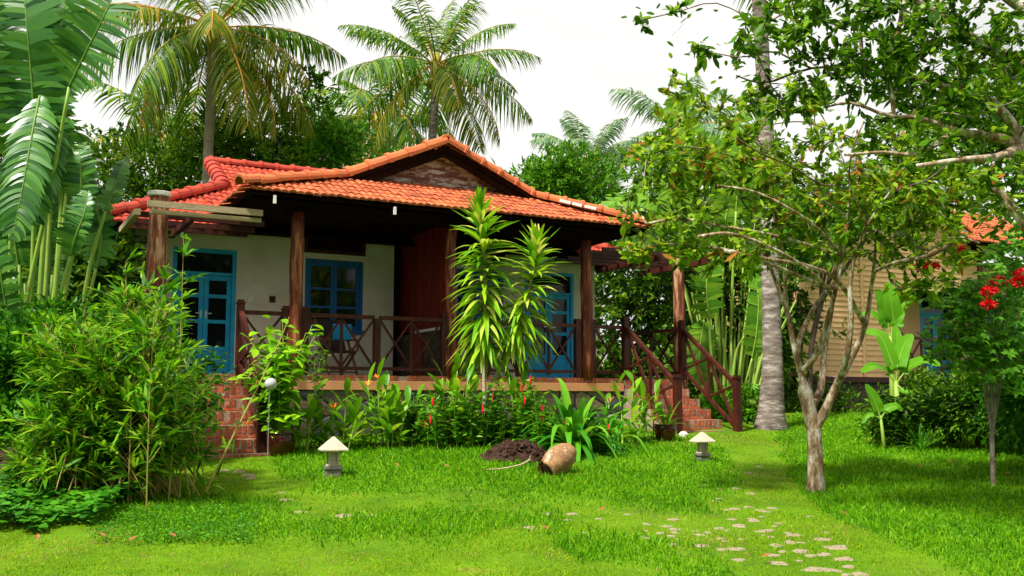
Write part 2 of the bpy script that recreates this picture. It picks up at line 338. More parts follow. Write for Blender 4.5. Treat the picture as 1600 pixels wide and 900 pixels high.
# ------------------------------------------------------------ the bungalow
C0 = (-.99, 16.17); TH = math.radians(28); FZ = 2.165
ct, st_ = math.cos(TH), math.sin(TH)
def hw(u, v, z=0): return np.array([C0[0]+ct*u-st_*v, C0[1]+st_*u+ct*v, z])
rng = np.random.default_rng(5)

def tile_slope(b, O, X, Up, left, right, length, tw=.118, te=.195, mi=0, seed=0):
    """rows of arched clay tiles on one slope; left/right: lists of (b, a) limits"""
    r = np.random.default_rng(seed); O = A(*O); X = unit(A(*X)); Up = unit(A(*Up)); N = np.cross(X, Up)
    if N[2] < 0: N = -N
    nb = int(length/te)+1
    lb = [p[0] for p in left]; la = [p[1] for p in left]; rb = [p[0] for p in right]; ra = [p[1] for p in right]
    sa = A(-.5,-.3,-.1,.12,.32,.5)*tw*1.04; sh = A(.002,.018,.022,.018,.004,.0)
    for k in range(nb):
        b0 = k*te-.03; b1 = min(b0+te*1.1, length)
        bm = min((b0+b1)/2, length); a0 = np.interp(bm, lb, la); a1 = np.interp(bm, rb, ra)
        off = (k % 2)*tw*.5*0; cs = np.arange(math.floor(a0/tw), math.ceil(a1/tw)+1)*tw+off
        for c in cs:
            if c+tw*.5 < a0 or c-tw*.5 > a1: continue
            jit = r.normal(0, .004); aa = np.clip(c+sa, a0-.02, a1+.02); rot = r.normal(0, .006)
            rows = []
            bot = b0+r.normal(0,.006)
            for bb, hz, kk in ((bot,-.010,.35),(bot,.018,1),(bot+.025,.022,1),(b1,.002,1)):
                rows.append(O+aa[:,None]*X+(bb+rot*np.arange(6)/5)[:,None]*Up+((sh*kk+hz+jit)[:,None])*N)
            V = np.concatenate(rows); f = [(i*6+j, i*6+j+1, (i+1)*6+j+1, (i+1)*6+j) for i in range(3) for j in range(5)]
            b.add(V, f, mi)
def caps(b, p0, p1, r0=.105, seg=.30, mi=0, up=(0,0,1), lift=.03, seed=1):
    """overlapping half-round ridge tiles, each with a collar"""
    r = np.random.default_rng(seed); p0 = A(*p0); p1 = A(*p1); d = p1-p0; L = np.linalg.norm(d); d /= L; n = max(1, round(L/seg)); seg = L/n
    S = unit(np.cross(d, up)); U = np.cross(S, d); ang = np.linspace(-.12*math.pi, 1.12*math.pi, 9)
    for k in range(n):
        off = p0+d*seg*k+U*(lift+r.normal(0,.004)); rows = []
        for t, rr in ((-.02,r0*1.16),(.0,r0*1.24),(.045,r0*1.24),(.055,r0*1.04),(seg+.02,r0*.95)):
            rows.append(off+d*t+rr*(np.cos(ang)[:,None]*S+np.sin(ang)[:,None]*U*.9))
        inner = off-d*.02+r0*.8*(np.cos(ang)[:,None]*S+np.sin(ang)[:,None]*U*.9)
        V = np.concatenate([inner]+rows)
        b.add(V, [(i*9+j, i*9+j+1, (i+1)*9+j+1, (i+1)*9+j) for i in range(5) for j in range(8)], mi)
def slab(b, pts, th=.05, mi=0):
    """thin board under a slope, polygon pts"""
    p = np.array(pts, float); N = unit(np.cross(p[1]-p[0], p[-1]-p[0])); N = N if N[2] > 0 else -N
    if np.cross(p[1]-p[0], p[-1]-p[0]).dot(N) < 0: p = p[::-1]
    n = len(p); V = np.concatenate([p-N*.012, p-N*(th+.012)])
    b.add(V, [tuple(range(n)), tuple(range(2*n-1, n-1, -1))]+[(i, i+n, (i+1) % n+n, (i+1) % n) for i in range(n)], mi)

def log_post(u, v, z0, z1, r, name='post', m=None, parent=None, lean=0, seed=0):
    rr = np.random.default_rng(seed); n = 10; zs = np.linspace(z0, z1, n)
    pts = np.stack([u+rr.normal(0,.006,n)+lean*np.linspace(0,1,n), v+rr.normal(0,.006,n), zs], 1); rad = r*(1.08-.16*np.linspace(0,1,n))*(1+rr.normal(0,.02,n))
    b = MB(); b.tube(pts, rad, 14); return b.build(name, m or MT['log'], parent, smooth=True)

def x_panel(b, p0, p1, zb0, zb1, top=.90, bot=.10, n=2, t=.035):
    """railing field: top rail, bottom rail, n crosses with posts between; p = (u, v)"""
    p0 = A(*p0); p1 = A(*p1)
    P = lambda s, h: A(*(p0+(p1-p0)*s), zb0+(zb1-zb0)*s+h)
    b.bar(P(0,top), P(1,top), .075, .06); b.bar(P(0,bot), P(1,bot), .05, .055)
    for k in range(n):
        s0, s1 = k/n, (k+1)/n; off = A(0,0,0)
        b.bar(P(s0,bot+.02), P(s1,top-.03), t, t*.8); b.bar(P(s0,top-.03), P(s1,bot+.02), t*.8, t)
        if k: b.bar(P(s0,bot-.06), P(s0,top-.02), .042, .042, up=(0,1,0))
def newel(b, u, v, z0, z1, w_=.10):
    b.bx(u-w_/2, u+w_/2, v-w_/2, v+w_/2, z0, z1); b.bx(u-w_*.62, u+w_*.62, v-w_*.62, v+w_*.62, z1+.002, z1+.022)
    b.bx(u-w_*.45, u+w_*.45, v-w_*.45, v+w_*.45, z1+.023, z1+.06)

def door(parent, u0, u1, v, z0, z1, seed=0):
    fr = MB(); e = .07
    fr.bx(u0, u0+e, v-.05, v+.06, z0, z1); fr.bx(u1-e, u1, v-.05, v+.06, z0, z1); fr.bx(u0+e, u1-e, v-.05, v+.06, z1-e, z1)
    zt = z0+(z1-z0)*.79
    fr.bx(u0+e, u1-e, v-.048, v+.06, zt, zt+.05)
    d = fr.build('door_frame', MT['blue'], parent)
    b = MB(); b.bx(u0+e, u1-e, v+.02, v+.03, zt+.05, z1-e); b.build('transom_pane', MT['glass'], d)
    um = (u0+u1)/2
    for a, c, sg in ((u0+e, um-.003, 1), (um+.003, u1-e, -1)):
        b = MB(); s = .075
        b.bx(a, a+s, v-.02, v+.03, z0, zt-.004); b.bx(c-s, c, v-.02, v+.03, z0, zt-.004)
        zz = [z0, z0+.46, z0+.9, z0+1.32, zt-.004]
        b.bx(a+s, c-s, v-.02, v+.03, zt-.08, zt-.004); b.bx(a+s, c-s, v-.02, v+.03, z0, z0+.14)
        for z in zz[1:4]: b.bx(a+s, c-s, v-.018, v+.03, z-.03, z+.03)
        b.bx(a+s, c-s, v-.002, v+.028, z0+.14, z0+.43); b.bx(a+s+.03, c-s-.03, v-.012, v-.003, z0+.18, z0+.40)
        leaf = b.build('door', MT['blue'], parent)
        for z_a, z_b in ((z0+.49,z0+.87),(z0+.93,z0+1.29),(z0+1.35,zt-.08)):
            g = MB(); g.bx(a+s, c-s, v+.008, v+.014, z_a, z_b); g.build('pane', MT['glass'], leaf)
        h = MB(); hu = c-s/2 if sg > 0 else a+s/2
        h.bx(hu-.012, hu+.012, v-.032, v-.0205, z0+.95, z0+1.08); h.bar((hu,v-.04,z0+1.03),(hu-sg*.09,v-.045,z0+1.03),.015,.015)
        h.build('handle', MT['steel'], leaf)
def window(parent, u0, u1, v, z0, z1):
    b = MB(); e = .06
    b.bx(u0, u0+e, v-.06, v+.05, z0, z1); b.bx(u1-e, u1, v-.06, v+.05, z0, z1); b.bx(u0+e, u1-e, v-.06, v+.05, z1-e, z1); b.bx(u0-.03, u1+.03, v-.09, v+.05, z0-.04, z0+.03)
    f = b.build('window', MT['windowblue'], parent); um = (u0+u1)/2
    for a, c in ((u0+e, um-.002), (um+.002, u1-e)):
        b = MB(); s = .055
        b.bx(a, a+s, v-.025, v+.02, z0+.03, z1-e); b.bx(c-s, c, v-.025, v+.02, z0+.03, z1-e)
        b.bx(a+s, c-s, v-.025, v+.02, z0+.03, z0+.11); b.bx(a+s, c-s, v-.025, v+.02, z1-e-.06, z1-e)
        for k in (1,2): zz = z0+.11+(z1-z0-.3)*k/3; b.bx(a+s, c-s, v-.022, v+.02, zz-.02, zz+.02)
        b.build('casement', MT['windowblue'], f)
        g = MB(); g.bx(a+s, c-s, v+.0, v+.008, z0+.11, z1-e-.06); g.build('pane', MT['glass'], f)

def soldiers(b, u0, u1, v0, v1, z0, z1, mi=0, pitch=.073, r=None):
    r = r or rng; n = int((u1-u0)/pitch)
    for k in range(n):
        a = u0+(k+.5)*(u1-u0)/n
        if r.random() < .04: continue
        b.box((a+r.normal(0,.002), (v0+v1)/2+r.normal(0,.003), (z0+z1)/2+r.normal(0,.002)), ((u1-u0)/n*.68, v1-v0, (z1-z0)*.86), None, mi)

def bungalow():
    H = empty('bungalow', (C0[0], C0[1], 0), TH, label='white bungalow with orange clay tiled roof, raised porch with crossed railings and two brick stairs', cat='bungalow')
    # foundation
    b = MB(); b.bx(-3.32, 3.32, -.02, .25, .3, 1.93); b.build('stone_foundation', MT['stone'], H)
    b = MB(); b.bx(-4.7, 4.62, .26, 7.4, .3, 2.145); b.build('floor_slab', MT['mortar'], H)
    b = MB(); b.bx(-3.34, 3.34, -.05, .255, 1.932, 2.072); b.build('orange_band', MT['orange'], H, bevel=.006)
    b = MB(); b.bx(-3.33, 3.33, -.02, .255, 2.074, 2.150, 0); soldiers(b, -3.33, 3.33, -.035, .2, 2.076, 2.166, 1); b.build('brick_edging', [MT['mortar'], MT['brick']], H)
    # stairs
    for sg in (-1, 1):
        b = MB(); a, c = (-4.55, -3.36) if sg < 0 else (3.36, 4.55); r = np.random.default_rng(3+sg)
        rise = .178; run = .27
        for k in range(7):
            zt = FZ-rise*k-.004; v0 = -.06-run*k; ax, cx = a-.015*k, c+.02*k
            b.bx(ax+.005, cx-.005, v0+.006, .25, zt-rise-(1.2 if k == 6 else 0), zt-.006, 0)
            soldiers(b, ax, cx, v0, v0+.12, zt-.118, zt, 1, .078, r)
            soldiers(b, ax, cx, v0+.125, v0+.33, zt-.06, zt, 1, .078, r)
            n = int((cx-ax)/.21)
            for q in range(n):
                w_ = (cx-ax)/n; b.box((ax+w_*(q+.5), v0+.05, zt-.15), (w_*.86, .10, .038), None, 1)
        b.build('stairs', [MT['mortar'], MT['brick']], H)
        # stair railings
        inner, outer = (-3.40, -4.56) if sg < 0 else (3.40, 4.66)
        vb = -1.42 if sg < 0 else -1.5; zb = 1.05 if sg < 0 else 1.12
        for uu in (inner, outer):
            b = MB(); newel(b, uu, -.02, FZ-.02, FZ+1.02); newel(b, uu, vb, zb-.4, zb+1.02, .11)
            x_panel(b, (uu, -.07), (uu, vb+.05), FZ+.03, zb+.08, .86, .12, 2, .045)
            b.build('stair_railing', MT['wood'], H)
    # porch railings
    for a, c in ((-2.42,-.12),(.12,2.42)):
        b = MB(); m = (a+c)/2; newel(b, a, .02, FZ, FZ+.96); b.bx(m-.05, m+.05, -.03, .07, FZ, FZ+.885); newel(b, c, .02, FZ, FZ+.96)
        x_panel(b, (a+.05,.02), (m-.05,.02), FZ, FZ); x_panel(b, (m+.05,.02), (c-.05,.02), FZ, FZ); b.build('porch_railing', MT['wood'], H)
    for sg in (-1, 1):
        b = MB(); newel(b, sg*2.72, .02, FZ, FZ+.96); x_panel(b, (sg*2.77,.02), (sg*3.35,.02), FZ, FZ, n=1); b.build('porch_railing', MT['wood'], H)
        b = MB(); newel(b, sg*4.5, 1.5, FZ, FZ+.96)
        x_panel(b, (sg*4.56,.04), (sg*4.5,1.5), FZ, FZ, n=2); b.build('porch_railing', MT['wood'], H)
    # posts
    log_post(-2.58, .0, FZ-.01, 4.62, .105, parent=H, seed=1); log_post(2.60, .0, FZ-.01, 4.58, .105, parent=H, seed=2)
    log_post(0.0, .02, FZ-.01, 4.64, .095, parent=H, seed=3, m=MT['log'])
    log_post(4.72, .12, FZ-.7, 4.42, .115, parent=H, seed=4, m=MT['logpale'])
    p = log_post(-4.60, -.02, .8, 4.66, .145, parent=H, seed=5, m=MT['logpale'])
    c = MB(); c.lathe([(.0,4.665),(.15,4.665),(.165,4.68),(.165,4.725),(.15,4.735),(0,4.735)], 10, (-4.60,-.02,0)); c.build('post_cap', MT['white'], p)
    # porch beams
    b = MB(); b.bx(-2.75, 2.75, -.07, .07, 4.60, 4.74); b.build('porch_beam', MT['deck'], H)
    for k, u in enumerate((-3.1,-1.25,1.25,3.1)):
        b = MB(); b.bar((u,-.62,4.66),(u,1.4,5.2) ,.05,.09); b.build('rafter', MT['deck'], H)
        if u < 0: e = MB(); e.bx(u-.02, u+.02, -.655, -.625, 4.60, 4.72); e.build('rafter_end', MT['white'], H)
    b = MB(); b.bx(-3.35, 3.35, -.30, 1.995, 4.70, 4.74); b.build('porch_ceiling', MT['deck'], H)  # dark ceiling added to deepen the shade in the porch
    # left and right pergolas
    b = MB()
    b.bx(-4.80, -3.2, -.38, -.33, 4.45, 4.54); b.bx(-4.75, -3.2, -.30, -.24, 4.37, 4.43)
    b.bx(-4.96, -4.88, -.325, 1.6, 4.33, 4.415)
    b.build('pergola_fascia', MT['palewood'], H)
    b = MB()
    for v in (.35, .95, 1.45): b.bx(-4.87, -3.0, v-.03, v+.03, 4.42, 4.50)
    b.bx(-4.2,-4.12,-.2,1.6,4.33,4.415)
    b.build('pergola_beams', MT['wood'], H)
    b = MB()
    for v in (-.3, .1, .5, .9, 1.3): b.bx(2.75, 5.1, v-.03, v+.03, 4.36, 4.43)
    b.bx(4.9, 5.0, -.5, 1.7, 4.26, 4.358); b.bx(3.9, 3.98, -.4, 1.7, 4.27, 4.357)
    b.build('pergola_beams', MT['wood'], H)
    # walls
    W0 = 2.0; L_, R_ = -4.65, 4.06; b = MB(); zt = 4.80
    def wallrun(u0, u1, openings):
        cur = u0
        for (a, c, z0, z1) in sorted(openings):
            b.bx(cur, a, W0, W0+.15, 2.1, zt); 
            if z0 > 2.2: b.bx(a, c, W0, W0+.15, 2.1, z0)
            b.bx(a, c, W0, W0+.15, z1, zt); cur = c
        b.bx(cur, u1, W0, W0+.15, 2.1, zt)
    D1 = (-4.06,-3.03, FZ, 4.27); Wn = (-1.86,-.81,2.96,4.22); D2 = (2.46,3.57,FZ,4.27); W2 = (.95,2.0,2.96,4.22)
    wallrun(L_, -.33, [D1, Wn]); wallrun(.33, R_, [W2, D2])
    b.bx(-.33, -.23, W0+.001, W0+.6, 2.1, zt); b.bx(.23, .33, W0+.001, W0+.6, 2.1, zt)
    b.bx(L_, L_+.15, W0+.151, 7.3, 2.1, zt-.05); b.bx(R_-.15, R_, W0+.151, 7.3, 2.1, zt-.05); b.bx(L_, R_, 7.301, 7.45, 2.1, zt-.05)
    b.build('wall', MT['wall'], H)
    b = MB(); b.bx(-.228, .228, W0+.602, W0+.7, 2.1, zt); b.build('recess_shade_panel', MT['deck'], H)  # dark board, its colour stands in for the shade of the recess
    b = MB(); b.bx(-4.5, 3.9, W0+.3, W0+.4, 2.15, zt); b.build('dark_backing', MT['deck'], H)  # dark sheet close behind the doors and windows
    door(H, *D1[:2], W0+.05, D1[2], D1[3]); door(H, *D2[:2], W0+.05, D2[2], D2[3])
    window(H, *Wn[:2], W0+.06, Wn[2], Wn[3]); window(H, *W2[:2], W0+.06, W2[2], W2[3])
    for (a, c, z0, z1) in (Wn, W2):
        b = MB(); b.bx(a-.03, c+.03, W0-.03, W0-.003, z1+.10, z1+.16); b.bx(a-.03, c+.03, W0-.03, W0-.003, z1+.40, z1+.45); b.bx(a-.03,a+.03,W0-.03,W0-.003,z1+.161,z1+.399); b.bx(c-.03,c+.03,W0-.03,W0-.003,z1+.161,z1+.399)
        b.bx(a+.03, c-.03, W0-.012, W0-.004, z1+.161, z1+.399, 1); b.build('vent', [MT['wood'], MT['deck']], H)
    b = MB(); b.bx(-2.83,-2.75,W0-.015,W0-.002,3.40,3.53); b.bx(-2.80,-2.78,W0-.022,W0-.0155,3.45,3.48); b.build('light_switch', MT['white'], H, bevel=.004)
    b = MB(); b.bx(-2.47,-2.37,W0-.025,W0-.002,3.42,3.53); b.bx(-2.445,-2.395,W0-.03,W0-.0255,3.445,3.505); b.build('wall_plaque', MT['glaze'], H, bevel=.005)
    # partition between the two porches
    b = MB(); b.bx(-.06, .06, .14, W0+.60, 2.15, 2.93); b.build('partition_stone', MT['stonesmall'], H)
    b = MB(); b.bx(-.10, .10, .13, 1.3, 2.932, 2.975); b.build('partition_ledge', MT['white'], H)
    b = MB(); b.bx(-.09, -.061, 1.02, 1.42, 2.15, 2.93); b.bx(-.09,.09,1.31,1.42,2.931,3.0); b.build('partition_panel', MT['slat'], H)
    b = MB(); r = np.random.default_rng(8)
    for k in range(62):
        v = .15+k*.037; b.box((r.normal(0,.004), v, 3.86), (.028, .026, 1.70), None)
    b.bx(-.03, .03, .13, 2.5, 2.985, 3.03); b.bx(-.006,.006,.13,2.5,3.0,4.7); b.build('partition_slats', MT['slat'], H)
    # gable boards
    b = MB(); z0 = 5.30
    for k in range(6):
        a = z0+k*.115; c = a+.115; wd = max(.05, (6.0-(a+c)/2)/.425)
        b.add([(-wd-.1,.50,a),(wd+.1,.50,a),(wd-.05,.485,c+.01),(-wd+.05,.485,c+.01),(-wd-.1,.56,a),(wd+.1,.56,a),(wd-.05,.56,c+.01),(-wd+.05,.56,c+.01)], [(0,1,2,3),(7,6,5,4),(0,4,5,1),(1,5,6,2),(3,2,6,7),(0,3,7,4)])
    b.build('gable_boards', MT['boards'], H)
    # roof: underside boards
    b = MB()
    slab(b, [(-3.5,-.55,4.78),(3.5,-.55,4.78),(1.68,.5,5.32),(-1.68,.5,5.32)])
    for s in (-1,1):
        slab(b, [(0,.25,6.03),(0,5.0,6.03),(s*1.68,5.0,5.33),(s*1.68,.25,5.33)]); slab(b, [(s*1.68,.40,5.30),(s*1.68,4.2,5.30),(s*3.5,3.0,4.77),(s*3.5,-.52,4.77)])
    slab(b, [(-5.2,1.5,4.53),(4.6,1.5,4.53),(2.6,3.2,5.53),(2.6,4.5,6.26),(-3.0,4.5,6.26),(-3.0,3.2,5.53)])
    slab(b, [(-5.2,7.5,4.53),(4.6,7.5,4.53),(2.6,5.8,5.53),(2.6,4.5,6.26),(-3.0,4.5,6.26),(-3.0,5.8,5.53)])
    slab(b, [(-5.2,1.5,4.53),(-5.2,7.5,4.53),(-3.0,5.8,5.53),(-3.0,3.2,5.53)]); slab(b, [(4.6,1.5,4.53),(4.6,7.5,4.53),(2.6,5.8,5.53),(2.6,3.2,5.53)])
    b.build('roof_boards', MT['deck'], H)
    b = MB()
    for s in (-1,1): b.add([(s*1.7,.30,5.10),(0,.30,5.86),(0,.30,5.99),(s*1.7,.30,5.27),(s*1.7,.34,5.10),(0,.34,5.86),(0,.34,5.99),(s*1.7,.34,5.27)], [(0,1,2,3),(7,6,5,4),(0,4,5,1),(2,6,7,3)])
    b.build('barge_board', MT['deck'], H)
    # tiles
    R1 = MB()
    sl = unit(A(0,1.05,.54)); ln = math.hypot(1.05,.54)
    tile_slope(R1, (0,-.62,4.80), (1,0,0), (0,1.05,.54), [(0,-3.55),(ln,-1.62)], [(0,3.55),(ln,1.62)], ln, seed=1)
    R1.build('front_skirt_tiles', MT['tile'], H)
    R1 = MB()
    for s in (-1,1):
        X = (0,1,0); l1 = math.hypot(1.68,.70)
        tile_slope(R1, (s*1.68,0,5.35), X, (-s*1.68,0,.70), [(0,.28),(l1,.28)], [(0,4.6),(l1,4.9)], l1, seed=2)
        l2 = math.hypot(1.87,.55)
        tile_slope(R1, (s*3.55,0,4.80), X, (-s*1.87,0,.55), [(0,-.55),(l2,.38)], [(0,2.2),(l2,3.4)], l2, seed=3)
    R1.build('porch_roof_tiles', MT['tile'], H)
    R1 = MB(); lm = math.hypot(3.0,1.75)
    sup = (0,3.0,1.75); lh = math.hypot(1.7,1.02)
    tile_slope(R1, (0,1.45,4.53), (1,0,0), sup, [(0,-5.25),(lh,-3.02),(lh+.01,-3.05),(lm,-3.05)], [(0,-3.3),(1.0,-3.3),(1.01,4.65-2.03*1.01/lh),(lh,2.62),(lm,2.65)], lm, seed=4)
    tile_slope(R1, (0,1.45,4.53), (1,0,0), sup, [(0,3.4),(1.0,3.4)], [(0,4.65),(1.0,4.65-2.03/lh)], 1.0, seed=14)
    ll = math.hypot(2.25,1.02)
    tile_slope(R1, (-5.25,0,4.53), (0,1,0), (2.25,0,1.02), [(0,1.5),(ll,3.2)], [(0,7.5),(ll,5.8)], ll, seed=5)
    R1.build('main_roof_tiles', MT['tilered'], H)
    R1 = MB()
    caps(R1, (-1.66,.36,5.35), (0,.27,6.07), .125, .36); caps(R1, (1.66,.36,5.35), (0,.27,6.07), .125, .36, seed=2)
    caps(R1, (0,.2,6.07), (0,4.1,6.07), .11, .33); 
    R1.build('gable_verge_tiles', MT['cap'], H)
    R1 = MB()
    for s in (-1,1): R1 = MB(); caps(R1, (s*3.60,-.66,4.83), (s*1.66,.38,5.36), .105, .34, seed=4+s); R1.build('hip_tiles', MT['cap'], H)
    R1 = MB()
    caps(R1, (-5.32,1.42,4.53), (-3.05,3.2,5.58), .11, .32, seed=6); caps(R1, (-3.05,3.2,5.58), (-3.05,4.5,6.30), .12, .25, seed=7)
    caps(R1, (-3.05,4.5,6.31), (2.65,4.5,6.31), .10, .32, seed=8); R2 = MB(); caps(R2, (4.7,1.42,4.53), (2.65,3.2,5.58), .11, .32, seed=6); R2.build('main_hip_tiles', MT['capred'], H)
    R1.build('main_ridge_tiles', MT['capred'], H)
    b = MB(); b.add([(-3.0,3.2,5.5),(-3.0,5.8,5.5),(-3.0,4.5,6.25),(-2.95,3.2,5.5),(-2.95,5.8,5.5),(-2.95,4.5,6.25)], [(0,1,2),(5,4,3),(0,3,4,1),(1,4,5,2),(2,5,3,0)]); b.build('side_gable_boards', MT['boards'], H)
    # white patch of render on the right hip
    b = MB(); r = np.random.default_rng(2)
    for k in range(3):
        q = lambda t: A(3.6,-.66,4.83)*(1-t)+A(1.66,.38,5.36)*t+A(-.11+r.normal(0,.01),-.07,.03)
        b.bar(q(.44+.1*k), q(.53+.1*k), .13+.05*r.random(), .05)
    b.build('mortar_patch', MT['white'], H)
    return H
HOUSE = bungalow()

# ------------------------------------------------------------ plant builders
def frond(name, mats, curve, up, n, lmax, width, fwd=.9, droop=.35, lift=.1, start=.12, rib=.02, parent=None, seed=0, prof='coco', jit=.1, miss=0., shape=(.35,1,.75,.08), rev=0., sides=(1,1)):
    """a feather leaf along a 3-D curve; mats = (leaflet, rib)"""
    r = np.random.default_rng(seed); c = spline(curve, 40)
    s = np.concatenate([[0], np.cumsum(np.linalg.norm(np.diff(c, axis=0), axis=1))]); L = s[-1]
    T = unit(np.gradient(c, axis=0)); up = np.asarray(up, float); b = MB()
    tt = np.linspace(start, .995, n)
    for si, sg in enumerate((-1, 1)):
        t = tt+r.normal(0, .3/n, n)
        if miss: t = t[r.random(n) > miss]
        t = np.clip(t, 0, 1); m = len(t)
        if not m: continue
        P = np.stack([np.interp(t*L, s, c[:, k]) for k in range(3)], 1); TT = unit(np.stack([np.interp(t*L, s, T[:, k]) for k in range(3)], 1))
        S = unit(np.cross(TT, up)); U = np.cross(S, TT)
        u = (t-start)/(1-start)
        if prof == 'coco': ln = lmax*(.45+.75*np.sin(np.pi*np.clip(u*.85+.12,0,1)))*np.where(u > .8, 1-(u-.8)*2.6, 1)
        else: ln = lmax*np.clip(np.minimum(1, .35+u*4.5)*np.sqrt(np.clip(1.03-u**3.2, .02, 1)), .1, 1)
        ln = ln*(1+r.normal(0, .06, m))*sides[si]
        f = fwd*(.6+.8*u)+r.normal(0, jit, m)
        D = S*sg+TT*f[:, None]+U*(lift+r.normal(0, jit, m))[:, None]-A(0,0,1)*(rev)
        Nn = U+S*sg*r.normal(0, .15, m)[:, None]+TT*r.normal(0, .25 if prof == 'coco' else .12, m)[:, None]
        b.blades(P, D, Nn, ln, width*(1+r.normal(0, .1, m)), shape, droop=np.abs(droop+r.normal(0, .1, m)), mi=0)
    b.tube(c, rib*np.linspace(1, .25, len(c)), 6, 1)
    return b.build(name, mats, parent, smooth=(prof != 'coco'))

def trunk(name, pts, radii, m, parent=None, rings=0., n=14, seed=0, nn_=40):
    r = np.random.default_rng(seed); p = spline(pts, nn_); rad = np.interp(np.linspace(0,1,nn_), np.linspace(0,1,len(radii)), radii)
    if rings: rad = rad*(1+rings*(np.arange(nn_) % 2)-rings/2)
    rad = rad*(1+r.normal(0, .015, nn_)); b = MB(); b.tube(p, rad, n); return b.build(name, m, parent, smooth=True)

def palm(crown, base, r0, r1, n, L, label, seed, grp, leafm=None, ribm=None, yaw=0, nleaf=46, low=-.5, rise=1.2, lw=.05, sag=1.0, lmax=.85, dead=2, tm='palmtrunk'):
    r = np.random.default_rng(seed); crown = A(*crown); base = A(*base)
    R = empty('coconut_palm', base, label=label, cat='palm tree', group=grp); loc = crown-base
    mid = loc*.5+A(r.normal(0,.2), r.normal(0,.2), 0)+A(-.12,0,0)*loc[2]/8
    trunk('trunk', [A(0,0,-.3), loc*.12+A(0,0,0), mid, loc], [r0*1.5, r0*1.05, r0*.95, r1, r1], MT[tm], R, rings=.05, nn_=int(max(30, min(90, loc[2]/.12))))
    b = MB(); b.lathe([(0,-.45),(r1*1.1,-.4),(r1*1.6,-.1),(r1*1.5,.25),(r1*.6,.6),(0,.75)], 10, loc); b.build('crown_shaft', MT['rachis'], R, smooth=True)
    for k in range(n):
        az = yaw+k*2.39996+r.normal(0,.12); e = rise-(rise-low)*(k/(n-1))**.85+r.normal(0,.08); l = L*(1-.25*(k < 3))*(1+r.normal(0,.06))
        h = A(math.cos(az), math.sin(az), 0); pts = []; p = loc+A(0,0,.25)+h*r1*.8; el = e; pts = [p.copy()]
        for q in range(8):
            d = h*math.cos(el)+A(0,0,math.sin(el)); p = p+d*l/8; pts.append(p.copy()); el -= sag*(.13+.05*q)*(.8 if e > .8 else 1)*.62
        old = k >= n-dead-3 or (tm != 'palmtrunk' and k % 3 == 0)
        frond('frond', (G['cocoold'] if (old and leafm is None) else (leafm or G['coco']), ribm or (MT['orib'] if k % 3 == 1 or old else MT['rachis'])), pts, A(0,0,1) if abs(e) < 1.2 else -h, nleaf, lmax*l/4.2, lw, fwd=.55, droop=.55+.25*(e < .2), lift=-.15-.3*(e < 0), start=.16, rib=.035*l/4.2, parent=R, seed=seed*100+k, jit=.12)
    return R

def coconuts(R, loc, n=7, r=.13):
    for k in range(n):
        a = k*2.4; b = MB(); b.lathe([(0,-r),(r*.7,-r*.75),(r,0),(r*.75,r*.7),(0,r)], 10, A(*loc)+A(math.cos(a)*.3, math.sin(a)*.3, -.2-.08*(k % 3))); b.build('coconut', MT['coconut'], R, smooth=True)
MT['coconut'] = mat('green_coconut', (.28,.30,.03), .5, (.35,.25,.04), 3, 3)

class Tree:
    def __init__(s, polys, radii=None):
        s.P = []; s.par = []
        for pl in polys:
            pl = np.asarray(pl, float); L = np.linalg.norm(np.diff(pl, axis=0), axis=1).sum(); q = spline(pl, max(3, int(L/.12)))
            j = -1
            if s.P:
                d = np.linalg.norm(np.array(s.P)-q[0], axis=1); j = int(d.argmin())
                q = q[1:]
            for p in q: s.P.append(p); s.par.append(j); j = len(s.P)-1
        s.nb = len(s.P); s.ends = []
    def grow(s, targets, step=.22, seed=0, sag=.04, curve=.25, minnode=0):
        r = np.random.default_rng(seed); T = np.asarray(targets, float); base = np.array(s.P)
        d = np.array([np.linalg.norm(base-t, axis=1).min() for t in T]); 
        for i in d.argsort():
            t = T[i]; Pn = np.array(s.P[minnode:]); dd = np.linalg.norm(Pn-t, axis=1); 
            k = int(dd.argmin())+minnode; p0 = Pn[k-minnode]; L = dd.min(); 
            if L < .02: continue
            m = max(1, int(L/step)); side = r.normal(0, curve*L*.35, 3); j = k
            for q in range(1, m+1):
                u = q/m; p = p0+(t-p0)*u+side*math.sin(math.pi*u)*.6; p[2] += sag*L*math.sin(math.pi*u)
                s.P.append(p); s.par.append(j); j = len(s.P)-1
            s.ends.append(j)
    def radii(s, rt, e=.45, base_r=None):
        n = len(s.P); c = np.zeros(n); par = s.par
        has = np.zeros(n, bool)
        for j in par:
            if j >= 0: has[j] = True
        c[~has] = 1
        for i in range(n-1, -1, -1):
            if par[i] >= 0: c[par[i]] += c[i]
        s.R = rt*c**e; s.cnt = c; return s.R
    def tubes(s, b, sides=6, rmax=None, mi=0, rmin=0.):
        n = len(s.P); ch = [[] for _ in range(n)]
        for i, j in enumerate(s.par):
            if j >= 0: ch[j].append(i)
        P = np.array(s.P); roots = [i for i in range(n) if s.par[i] < 0]; stack = [(i, None) for i in roots]
        while stack:
            i, pre = stack.pop(); path = [] if pre is None else [pre]; cur = i
            while True:
                path.append(cur)
                if not ch[cur]: break
                nx = max(ch[cur], key=lambda q: s.R[q])
                for q in ch[cur]:
                    if q != nx: stack.append((q, cur))
                cur = nx
            R = s.R[path].copy(); 
            if pre is not None and len(R) > 1: R[0] = R[1]*1.15
            if rmax: R = np.minimum(R, rmax)
            if R.max() < rmin: continue
            if len(path) > 1: b.tube(P[path], R, sides if R.max() > .02 else 4, mi, cap=False)

